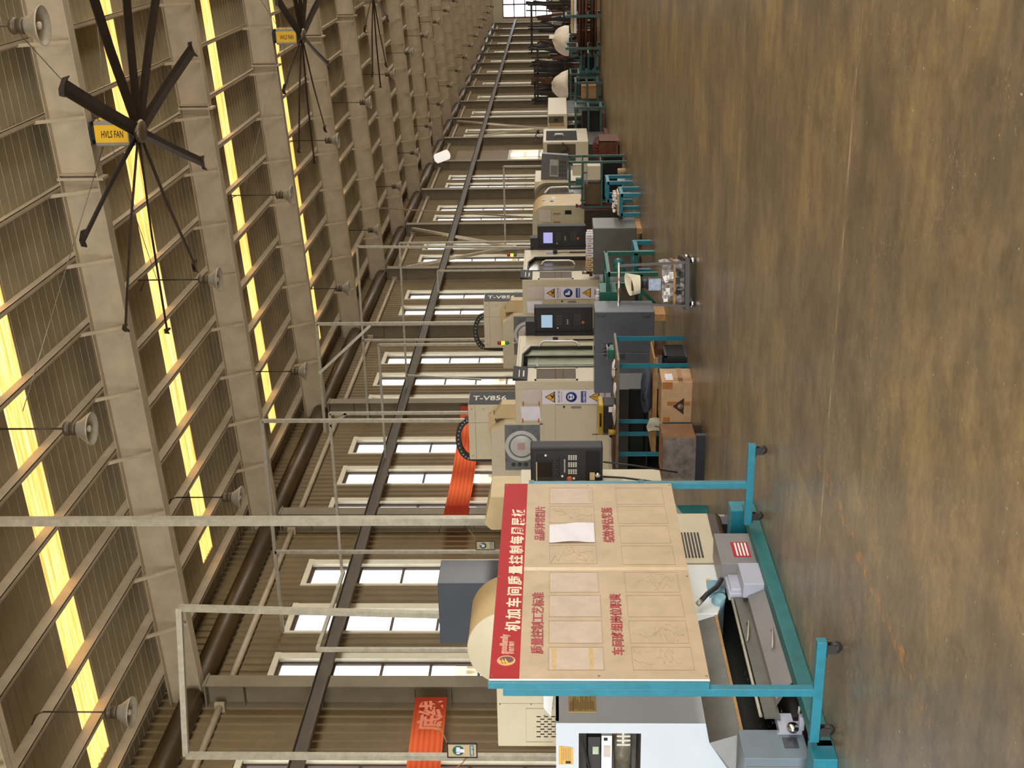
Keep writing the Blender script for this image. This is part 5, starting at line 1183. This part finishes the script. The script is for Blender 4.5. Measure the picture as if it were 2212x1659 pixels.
q.grid(lambda u, v: Vector(((0.10 + 0.03 * v + 0.012 * math.sin(6 * PI * u)) * math.cos(2 * PI * u), (0.08 + 0.02 * v) * math.sin(2 * PI * u), 0.0 + (0.13 + 0.05 * math.sin(2 * PI * u + 0.6)) * v)), 28, 8); q._add([(0.1 * math.cos(2 * PI * k / 16), 0.08 * math.sin(2 * PI * k / 16), 0.001) for k in range(16)], [tuple(range(16))])
q.build('bag_body', mat('cream_canvas', srgb(232, 220, 190), 0.85, 0, 0.1, 12), b); MB().cyl((0, 0, 0.02), (0, 0, 0.10), 0.075, 14).build('bag_contents', RUST, b)

# ------------------------------------------------------------------ teal steps and stands
def stand(label, x0, x1, y0, y1, h_, m_, name='steel_stand', cat='stand', w=0.05, mid=True):
    o = Vector(((x0 + x1) / 2, (y0 + y1) / 2, 0)); t = thing(name, label, cat, o)
    for x in (x0, x1):
        for y in (y0, y1): MB(o).bar((x, y, 0), (x, y, h_), w, w).build('leg', m_, t)
    for y in (y0, y1): MB(o).bar((x0 - 0.03, y, h_), (x1 + 0.03, y, h_), w, w).build('top_rail', m_, t)
    for x in (x0, x1): MB(o).bar((x, y0, h_ - 0.01), (x, y1, h_ - 0.01), w * 0.9, w * 0.9).build('side_rail', m_, t)
    if mid: MB(o).bar(((x0 + x1) / 2, y0, h_ - 0.01), ((x0 + x1) / 2, y1, h_ - 0.01), w * 0.9, w * 0.9).build('middle_rail', m_, t)
    return t
stand('low teal step frame on the floor beside the plain grey cabinet', -6.1, -5.6, 20.15, 20.8, 0.28, TEAL, 'step_stand', w=0.07)
stand('low teal stand carrying a tray of white parts', -5.82, -5.44, 23.65, 24.2, 0.36, TEAL, 'step_stand', w=0.07)
stand('taller teal stand empty in front of the green shelf rack', -6.1, -5.72, 26.0, 26.6, 0.52, TEAL, 'step_stand', w=0.07)
t = thing('parts_tray', 'shallow tray heaped with white parts on the low teal stand', 'tray', (-5.63, 23.9, 0.395)); MB().box(-0.2, 0.2, -0.25, 0.25, 0, 0.03).build('tray_base', TANSHEET, t)
q = MB(); rn = random.Random(5)
for k in range(40): q.cbox((rn.uniform(-.17, .17), rn.uniform(-.22, .22), 0.05 + rn.uniform(0, .05)), 0.05, 0.02, 0.04, rn.uniform(0, 3), rn.uniform(-.5, .5))
x = q.build('white_parts', PAPERW, t); x['kind'] = 'stuff'
t = stand('dark green fixture stand with a boxed top behind the scrap trolley', -6.08, -5.55, 18.75, 20.2 - 0.25, 0.80, GREENT, 'fixture_stand', w=0.06)
o = t.location.copy()
MB(o).box(-6.1, -5.82, 18.70, 19.2, 0.66, 0.93).build('top_box', GREENT, t, 0.006)
MB(o).bar((-6.08, 18.75, 0.30), (-5.55, 18.75, 0.30), 0.06).bar((-6.08, 19.95, 0.30), (-5.55, 19.95, 0.30), 0.06).build('low_rail', GREENT, t); MB(o).bar((-6.08, 18.75, 0.02), (-5.6, 18.75, 0.5), 0.05).build('brace', GREENT, t)
for k in range(2): MB(o).lathe((-5.62, 19.2 + 0.35 * k, 0.60), [(0.001, -0.1), (0.06, -0.1), (0.06, -0.05), (0.09, -0.05), (0.09, 0.05), (0.06, 0.05), (0.06, 0.1), (0.001, 0.1)], 16, 'Y').build('roller', TEALD, t)
t = thing('white_fitting', 'white chain of plastic fittings lying on the green fixture stand', 'fitting', (-5.95, 18.9, 0.93)); q = MB()
for k in range(5): q.cyl((-0.1 + 0.05 * k, 0.02 * (k % 2), 0), (-0.1 + 0.05 * k, 0.02 * (k % 2), 0.04 + 0.01 * (k % 3)), 0.02, 8)
q.build('fitting_body', PAPERW, t)
# green shelf rack with boxes
RX0, RX1, RY0, RY1 = -6.84, -5.80, 28.55, 29.25; o = Vector((-6.3, 28.9, 0))
t = thing('shelf_rack', 'dark green tube rack with shelves of boxes before the tilted grey console', 'rack', o)
for x in (RX0, RX1):
    for y in (RY0, RY1): MB(o).bar((x, y, 0), (x, y, 1.3 if x > -6 else 1.02), 0.05).build('post', GREENF, t)
for z in (0.55, 0.98):
    for y in (RY0, RY1): MB(o).bar((RX0, y, z), (RX1, y, z), 0.045).build('rail', GREENF, t)
    MB(o).box(RX0, RX1, RY0, RY1, z + 0.01, z + 0.025).build('shelf', GREENF, t)
for y in (RY0, RY1): MB(o).bar((-6.4, y, 1.28), (RX1, y, 1.28), 0.05).bar((-6.4, y, 0.98), (-6.4, y, 1.28), 0.045).build('top_rail', GREENF, t)
MB(o).box(RX0, RX1, RY1, RY1 + 0.01, 0.05, 0.5).build('back_panel', DARK, t)
for x, y, z, sx, sy, sz, m_, lb in ((-6.0, 28.85, 1.005, 0.26, 0.4, 0.2, CREAM, 'cream carton on the upper shelf of the green rack'), (-6.55, 28.85, 0.575, 0.46, 0.45, 0.36, mat('brown_crate', srgb(92, 70, 40), 0.7, 0, 0.2, 7), 'dark brown crate on the middle shelf of the green rack'), (-6.06, 28.8, 0.575, 0.32, 0.4, 0.30, CREAM, 'pale carton next to the dark brown crate on the green rack'), (-6.3, 28.85, 1.005, 0.14, 0.2, 0.13, GREENT, 'small green case on the upper shelf of the green rack')):
    c = thing('carton', lb, 'box', (x, y, z)); MB().box(-sx / 2, sx / 2, -sy / 2, sy / 2, 0, sz).build('carton_body', m_, c, 0.004); MB().box(-sx / 2, sx / 2, -0.02, 0.02, sz, sz + 0.002).build('carton_tape', CARDD, c)
rn = random.Random(12)
for k, (m_, lb) in enumerate(((REDBTN, 'red tin low on the green rack floor'), (PAPERW, 'white tin low on the green rack floor'), (CARD, 'brown tin low on the green rack floor'))):
    c = thing('tin', lb, 'tin', (-6.5 + 0.22 * k, 28.75, 0.0)); MB().lathe((0, 0, 0), [(0.001, 0), (0.07, 0), (0.07, 0.16), (0.06, 0.18), (0.001, 0.18)], 16).build('tin_body', m_, c)
t = thing('fire_extinguisher', 'dull red cylinder standing beside the green rack, next to the lathe', 'extinguisher', (-6.97, 29.2, 0.0)); MB().lathe((0, 0, 0), [(0.001, 0), (0.09, 0), (0.09, 0.9), (0.06, 1.0), (0.025, 1.04), (0.025, 1.1), (0.001, 1.1)], 18).build('cylinder', mat('dull_red_paint', srgb(110, 34, 26), 0.45, 0, 0.15, 8), t); MB().box(-0.03, 0.05, -0.02, 0.02, 1.08, 1.13).build('valve', RUST, t)
# rusty swarf bin beyond the rack
t = thing('swarf_bin', 'rusty open bin heaped with red-brown turnings beyond the green rack', 'bin', (-6.2, 32.1, 0)); o = Vector((-6.2, 32.1, 0))
q = MB(); q.box(-0.3, 0.3, -0.5, 0.5, 0.06, 0.09); q.box(-0.3, -0.28, -0.5, 0.5, 0.09, 0.5); q.box(0.28, 0.3, -0.5, 0.5, 0.09, 0.5); q.box(-0.3, 0.3, -0.5, -0.48, 0.09, 0.5); q.box(-0.3, 0.3, 0.48, 0.5, 0.09, 0.5); q.box(-0.3, -0.2, -0.5, 0.5, 0, 0.06); q.box(0.2, 0.3, -0.5, 0.5, 0, 0.06); q.build('bin_body', RUST, t)
q = MB(); rn = random.Random(8)
for k in range(40):
    p = Vector((rn.uniform(-.25, .25), rn.uniform(-.45, .45), 0.45 + rn.uniform(0, .14))); r_ = rn.uniform(.03, .07); a0 = rn.uniform(0, 6)
    q.tube([p + Vector((r_ * math.cos(a0 + j * .9), r_ * math.sin(a0 + j * .9), 0.012 * j)) for j in range(7)], 0.006, 4)
x = q.build('turnings', mat('red_brown_turnings', srgb(130, 48, 24), 0.6, 0.3, 0.2, 9), t); x['kind'] = 'stuff'
# ------------------------------------------------------------------ lathe with the painted number 211 and its tilted pendant
L0 = Vector((-7.14, 30.0, 0))
t = thing('lathe', 'rounded grey-cream lathe painted 211 with two papers on its side', 'machine', L0)
arc = [(-0.34 + 0.34 * math.sin(k * PI / 16), 1.83 + 0.34 * math.cos(k * PI / 16)) for k in range(9)]
MB().prism([(0, 0.91)] + [(a, b) for a, b in reversed(arc)] + [(-1.5, 2.17), (-1.5, 0.91)], 'Y', 0, 0.05).build('side_panel', mat('grey_cream_paint', srgb(190, 180, 148), 0.45, 0, 0.08, 4), t)
q = MB()
def shell(y0, y1, inset=0.0):
    pr = [(0 - inset, 0.91)] + [(a - inset, b - inset) for a, b in reversed(arc)] + [(-1.5, 2.17 - inset)]
    vs = [(a, y, b) for y in (y0, y1) for a, b in pr]; n = len(pr); return vs, [(i, i + 1, n + i + 1, n + i) for i in range(n - 1)]
q._add(*shell(0.05, 1.2), True); q.build('front_guard', TANSHEET, t)
q = MB(); q._add(*shell(1.2, 2.55, 0.05), True); dr = q.build('sliding_door', GLASSD, t)
MB().tube([(-0.05, 1.55, 1.88), (0.03, 1.72, 1.78), (0.04, 1.80, 1.70), (0.04, 1.86, 1.32), (0.02, 1.76, 1.22), (-0.05, 1.60, 1.16)], 0.028, 8).build('door_handle', WHITEP, dr)
q = MB(); q._add(*shell(2.55, 2.8), True); q.build('door_frame', CREAM, t)
MB().box(-1.5, -0.02, 2.8, 4.2, 0.91, 2.15).build('headstock_cover', CREAM, t, 0.01)
MB().box(-1.5, -0.12, 0.0, 4.2, 0.12, 0.91).build('bed', mat('oily_brown_bed', srgb(64, 52, 36), 0.5, 0.1, 0.2, 5), t)
for y in (0.2, 4.0): MB().box(-1.4, -0.2, y - 0.1, y + 0.1, 0, 0.12).build('foot', RUST, t)
for xa, xb, za, zb in ((-0.40, -0.10, 1.72, 2.0 - 0.0), (-0.72, -0.46, 1.74, 1.99)):
    MB().grid(lambda u, v: Vector((xa + (xb - xa) * u, -0.008 - 0.015 * v * v, zb - (zb - za) * v + 0.006 * math.sin(9 * u))), 8, 6).build('paper_sheet', PAPER, t)
text('-211', frame((-0.86, -0.003, 1.49), (1, 0, 0), (0, 0, 1)), 0.25, mat('faded_red_numbers', srgb(160, 104, 74), 0.6, 0, 0), t, width=0.66)
for z, x in ((1.30, -0.17), (1.30, -0.72)): MB().box(x - 0.05, x + 0.05, -0.006, 0, z - 0.08, z + 0.08).build('recess_handle', DARK, t)
MB().box(-0.03, 0.03, 0.001, 0.0, 0.91, 0.92).build('edge_seam', SEAM, t)
for z, y0_, w_, m_ in ((1.93, 0.55, 0.16, PAPER), (1.70, 0.70, 0.22, PAPERW), (1.74, 0.40, 0.10, BLACK), (1.55, 0.25, 0.2, SIGNY)): MB().box(-0.001, 0.004, y0_, y0_ + w_, z - 0.08, z).build('front_sticker', m_, t)
pn = MB(); pn._add([(x, y, z) for x, y, z in ((0.0, 3.05, 1.99), (0.68, 2.98, 1.96), (0.64, 2.90, 1.27), (-0.03, 2.97, 1.28), (0.0, 3.25, 1.99), (0.68, 3.18, 1.96), (0.64, 3.14, 1.27), (-0.03, 3.2, 1.28))], [(0, 1, 2, 3)[::-1], (4, 5, 6, 7), (0, 1, 5, 4), (1, 2, 6, 5), (2, 3, 7, 6), (3, 0, 4, 7)])
pn = pn.build('tilted_console', mat('grey_console', srgb(104, 100, 100), 0.45, 0, 0.06, 8), t)
def onp(u, v, d=0.006):
    a, b, c, d_ = Vector((0, 3.05, 1.99)), Vector((0.68, 2.98, 1.96)), Vector((0.64, 2.90, 1.27)), Vector((-0.03, 2.97, 1.28)); p = (a * (1 - u) + b * u) * (1 - v) + (d_ * (1 - u) + c * u) * v; return p + Vector((0.1, -1, 0.1)).normalized() * d
def pq(u0, u1, v0, v1, m_, name, d=0.006): MB()._add([onp(u0, v0, d), onp(u0, v1, d), onp(u1, v1, d), onp(u1, v0, d)], [(0, 1, 2, 3)]).build(name, m_, pn)
pq(0.12, 0.80, 0.32, 0.64, mat('pale_grey_bezel', srgb(176, 172, 162), 0.4, 0, 0), 'screen_bezel'); pq(0.18, 0.56, 0.36, 0.62, mat('dull_screen', srgb(120, 122, 116), 0.2, 0, 0), 'screen', 0.009)
for j in range(3):
    for i in range(4): pq(0.14 + 0.17 * i, 0.26 + 0.17 * i, 0.68 + 0.09 * j, 0.74 + 0.09 * j, KEYM, 'key', 0.008)

def cnc_far(label, x0, x1, y0, y1, z0, z1, door):
    o = Vector(((x0 + x1) / 2, (y0 + y1) / 2, 0)); t = thing('machine_tool', label, 'machine', o)
    MB(o).box(x0, x1, y0, y1, z0, z1).build('enclosure', CREAM, t, 0.02)
    MB(o).box(x0 + 0.1, x1 - 0.1, y0 + 0.05, y1 - 0.05, 0.1, z0).build('machine_bed', mat('dark_machine_bed', srgb(56, 48, 38), 0.5, 0.2, 0.25, 6), t)
    MB(o).box(x0, x1, y0, y1, 0, 0.1).build('machine_foot', RUST, t)
    return t, o
t, o = cnc_far('cream machine with an open dark front and white grab handle, beyond the tilted console', -7.9, -6.98, 37.4, 39.6, 0.62, 1.97, True)
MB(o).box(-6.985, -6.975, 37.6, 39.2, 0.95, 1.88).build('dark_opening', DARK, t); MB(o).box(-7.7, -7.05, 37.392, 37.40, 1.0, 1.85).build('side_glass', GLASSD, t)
MB(o).tube([(-6.97, 38.2, 1.62), (-6.9, 38.2, 1.60), (-6.9, 38.2, 1.38), (-6.97, 38.2, 1.36)], 0.03, 8).build('grab_handle', WHITE, t); MB(o).tube([(-7.0, 37.38, 1.4), (-7.2, 37.36, 1.2), (-7.3, 37.36, 1.45), (-7.6, 37.36, 1.6)], 0.02, 6).build('black_cable', RUBBER, t)
t, o = cnc_far('cream box-shaped machine with a dark window panel, far along the row', -7.82, -6.92, 42.0, 45.5, 1.20, 1.85, False)
MB(o).box(-7.22, -7.0, 41.99, 42.0, 1.32, 1.82).build('window_panel', GLASSD, t); MB(o).box(-7.16, -7.06, 41.985, 41.99, 1.5, 1.64).build('round_gauge', BLACK, t); MB(o).box(-7.32, -7.24, 41.99, 42.0, 1.3, 1.8).build('orange_strip', CARDD, t); MB(o).box(-7.48, -7.44, 41.985, 42.0, 1.33, 1.36).build('door_pull', GREYP, t)
for k in range(3): MB(o).cyl((-6.95 - 0.25 * k, 41.9, 0.7), (-6.95 - 0.25 * k, 41.9, 1.2), 0.05 + 0.02 * (k == 1), 12).build('hydraulic_cylinder', GALV if k != 1 else STEEL, t)
MB(o).box(-7.75, -6.95, 41.8, 42.0, 0.55, 0.7).build('drip_tray', mat('blue_grey_tray', srgb(60, 60, 78), 0.5, 0, 0.2, 8), t)
c0 = thing('work_lamp', 'dark hooked work lamp arm on top of the far cream machine', 'lamp', (-7.75, 42.6, 1.85)); MB().tube([(0, 0, 0), (0, 0, 0.12), (-0.1, 0, 0.3), (0.0, 0, 0.42), (0.12, 0, 0.36)], 0.018, 8).build('lamp_arm', BLACK, c0); MB().lathe((0.14, 0, 0.34), [(0.001, 0.04), (0.05, 0.03), (0.09, -0.05), (0.08, -0.05), (0.001, 0.0)], 14).build('lamp_shade', BLACK, c0)
MB(c0.location).box(-7.85, -7.55, 42.4, 42.8, 1.85, 1.855).build('lamp_base', BLACK, c0)

# green frames, bundles and covered things down the row
def cage(label, x0, x1, y0, y1, h_, m_, fill=None, bars=2):
    o = Vector(((x0 + x1) / 2, (y0 + y1) / 2, 0)); t = thing('stacking_frame', label, 'frame', o)
    for x in (x0, x1):
        for y in (y0, y1): MB(o).bar((x, y, 0), (x, y, h_), 0.07).build('post', m_, t)
    for k in range(bars + 1):
        z = 0.15 + (h_ - 0.2) * k / bars
        q = MB(o)
        for y in (y0, y1): q.bar((x0, y, z), (x1, y, z), 0.06)
        for x in (x0, x1): q.bar((x, y0, z), (x, y1, z), 0.06)
        q.build('rail', m_, t)
    MB(o).box(x0, x1, y0, y1, 0.16, 0.2).build('deck', m_, t)
    if fill: MB(o).box(x0 + 0.1, x1 - 0.1, y0 + 0.1, y1 - 0.1, 0.2, h_ * 0.75).build('contents', fill, t, 0.03)
    return t
cage('green stacking frame with black sheeting in front of the far cream machine', -7.7, -6.45, 40.2, 41.2, 1.0, GREENF, DARK)
cage('narrow green frame holding cartons just past the far cream machine', -6.75, -6.1, 43.2, 44.4, 0.95, GREENF, CARDD)
cage('dark green frame under the nearer white cover', -7.2, -6.3, 46.8, 48.2, 1.08, GREENF, DARK, 3)
cage('dark green frame under the farther white cover', -5.9, -4.9, 49.0, 50.2, 1.02, GREENF, RUST, 3)
cage('low green frame stack on the aisle side of the covered frames', -6.1, -5.5, 46.0, 47.2, 0.72, TEALD, DARK)
for x, y, z, r_, lb, sd in ((-6.75, 47.5, 1.13, (0.50, 0.6, 0.55), 'lumpy white sheet over goods on the nearer covered frame', 3), (-5.4, 49.6, 1.07, (0.55, 0.6, 0.58), 'tall white sheet over goods on the farther covered frame', 9)):
    c = thing('white_cover', lb, 'dust cover', (x, y, z)); MB().blob((0, 0, 0.0), r_, 22, 14, 0.12, sd, 0.02).build('sheet', mat('white_sheet', srgb(226, 210, 190), 0.8, 0, 0.08, 4), c)
# bar rack at the aisle
o = Vector((-4.5, 45.9, 0)); t = thing('bar_rack', 'dark green rack of long rusty steel bars by the far aisle', 'rack', o)
for x in (-4.12, -5.2, -3.1):
    for y in (45.2, 46.6): MB(o).bar((x, y, 0), (x, y, 1.22), 0.09).build('post', GREENF, t)
for z in (0.12, 0.45, 0.80, 1.20):
    q = MB(o)
    for x in (-4.12, -5.2, -3.1): q.bar((x, 45.2, z), (x, 46.6, z), 0.06)
    q.build('cross_arm', GREENF, t)
rn = random.Random(3)
for z in (0.18, 0.30, 0.51, 0.63, 0.74):
    for j in range(6):
        y = 45.35 + 0.21 * j; xa = -5.25 - rn.uniform(0, .3)
        c = tag(MB((-4.3, y, z)).cyl((xa, y, z), (-2.9, y, z), 0.045, 10).build('steel_bar', RUST if (j + int(z * 10)) % 3 else mat('dark_bar', srgb(62, 44, 32), 0.6, 0.3, 0.2, 8), None), 'long rusty round bar lying crosswise in the dark green bar rack', 'bar', 'rusty bars in the far rack'); c.location = (-4.3, y, z)
for k, (z, m_) in enumerate(((0.84, PAPERW), (0.94, TANSHEET))):
    c = tag(MB((-4.0, 45.9, z)).box(-4.7, -3.2, 45.3, 46.5, z, z + 0.09).build('sheet_stack', m_, None, 0.01), 'flat stack of %s sheets on the top arms of the bar rack' % ('white' if k == 0 else 'tan'), 'sheets'); c.location = (-4.0, 45.9, z)
# tall dark stock racks in front of the far window
for n_, (x0, x1, y0, y1, h_, lb) in enumerate(((-7.9, -6.0, 52.0, 53.2, 2.45, 'tall dark rack crowded with upright steel stock, nearest the window wall'), (-6.6, -4.6, 56.0, 57.2, 2.75, 'tall dark rack crowded with steel stock before the far gridded window'), (-9.4, -7.6, 60.0, 61.0, 2.7, 'dark stock rack deeper in, behind the covered frames'), (-5.4, -3.6, 62.0, 63.0, 1.9, 'lower dark stock rack at the aisle side of the far end'))):
    o = Vector(((x0 + x1) / 2, (y0 + y1) / 2, 0)); t = thing('stock_rack', lb, 'rack', o); rn = random.Random(20 + n_)
    DKB = mat('dark_oily_stock', srgb(46, 36, 26), 0.6, 0.2, 0.3, 6)
    for x in (x0, (x0 + x1) / 2, x1):
        for y in (y0, y1): MB(o).bar((x, y, 0), (x, y, h_), 0.07).build('post', DKB, t)
    for z in (0.3, 1.2, h_ - 0.15):
        for y in (y0, y1): MB(o).bar((x0, y, z), (x1, y, z), 0.07).build('rail', DKB, t)
    for k in range(44):
        x = rn.uniform(x0, x1); y = rn.uniform(y0, y1); zb = rn.choice((0.0, 0.0, 0.9, 1.3)); zt_ = min(h_ + 0.1, zb + rn.uniform(0.8, 1.7)); w_ = rn.uniform(0.04, 0.16)
        MB(o).bar((x, y, zb), (x + rn.uniform(-.25, .25), y + rn.uniform(-.1, .1), zt_), w_, rn.uniform(0.03, 0.08)).build('stock_piece', DKB if k % 4 else RUST, t)
    MB(o).box(x0, x1, y0, y1, 0.25, 0.6).build('bottom_load', DKB, t, 0.05)
# machines and crates continuing to the end of the hall
for k, (x0, x1, y0, y1, h_, m_, lb) in enumerate(((-9.2, -7.2, 66, 69, 1.9, CREAM, 'plain cream cabinet far beyond the dark stock racks'), (-9.0, -7.0, 74, 77, 1.7, GREYP, 'grey cabinet far down the hall against the window wall'), (-8.6, -6.4, 84, 88, 1.8, CREAM, 'last cream cabinet near the end wall'))):
    o = Vector(((x0 + x1) / 2, (y0 + y1) / 2, 0)); t = thing('machine_cabinet', lb, 'cabinet', o); MB(o).box(x0, x1, y0, y1, 0.1, h_).build('cabinet_body', m_, t, 0.03); MB(o).box(x0 + 0.1, x1 - 0.1, y0 + 0.1, y1 - 0.1, 0, 0.1).build('plinth', DARK, t); MB(o).box(x0 + 0.3, x1 - 0.3, y0 - 0.006, y0, 0.4, h_ - 0.2).build('cabinet_door', GREYL, t)
# floodlight on the wall column
p = onX(955, 338, XL + 0.75)
t = thing('floodlight', 'tilted white round-ended floodlight bracketed high on the window wall', 'floodlight', p)
q = MB(); w_, h_ = 0.22, 0.36
pts = [(w_ * math.cos(a) * (1 if True else 1), h_ * 0.72 * (1 if math.sin(a) > 0 else -1) + w_ * 0.55 * math.sin(a)) for a in [PI * k / 12 for k in range(13)]] + [(w_ * math.cos(a), -h_ * 0.72 + w_ * 0.55 * math.sin(a)) for a in [PI + PI * k / 12 for k in range(13)]]
R3 = Matrix.Rotation(-0.35, 3, 'Y')
vs = [R3 @ Vector((a, y, b)) for y in (-0.05, 0.05) for a, b in pts]; n = len(pts)
q._add(vs, [tuple(range(n)), tuple(range(n, 2 * n))[::-1]] + [(i, n + i, n + (i + 1) % n, (i + 1) % n) for i in range(n)])
q.build('lamp_head', mat('bright_lamp_glass', srgb(250, 246, 236), 0.4, 0, 0, emit=(1, 0.97, 0.9), es=0.5), t); MB().bar((0, 0.05, 0), (-0.75, 0.10, 0.1), 0.05).build('bracket', STEEL, t)
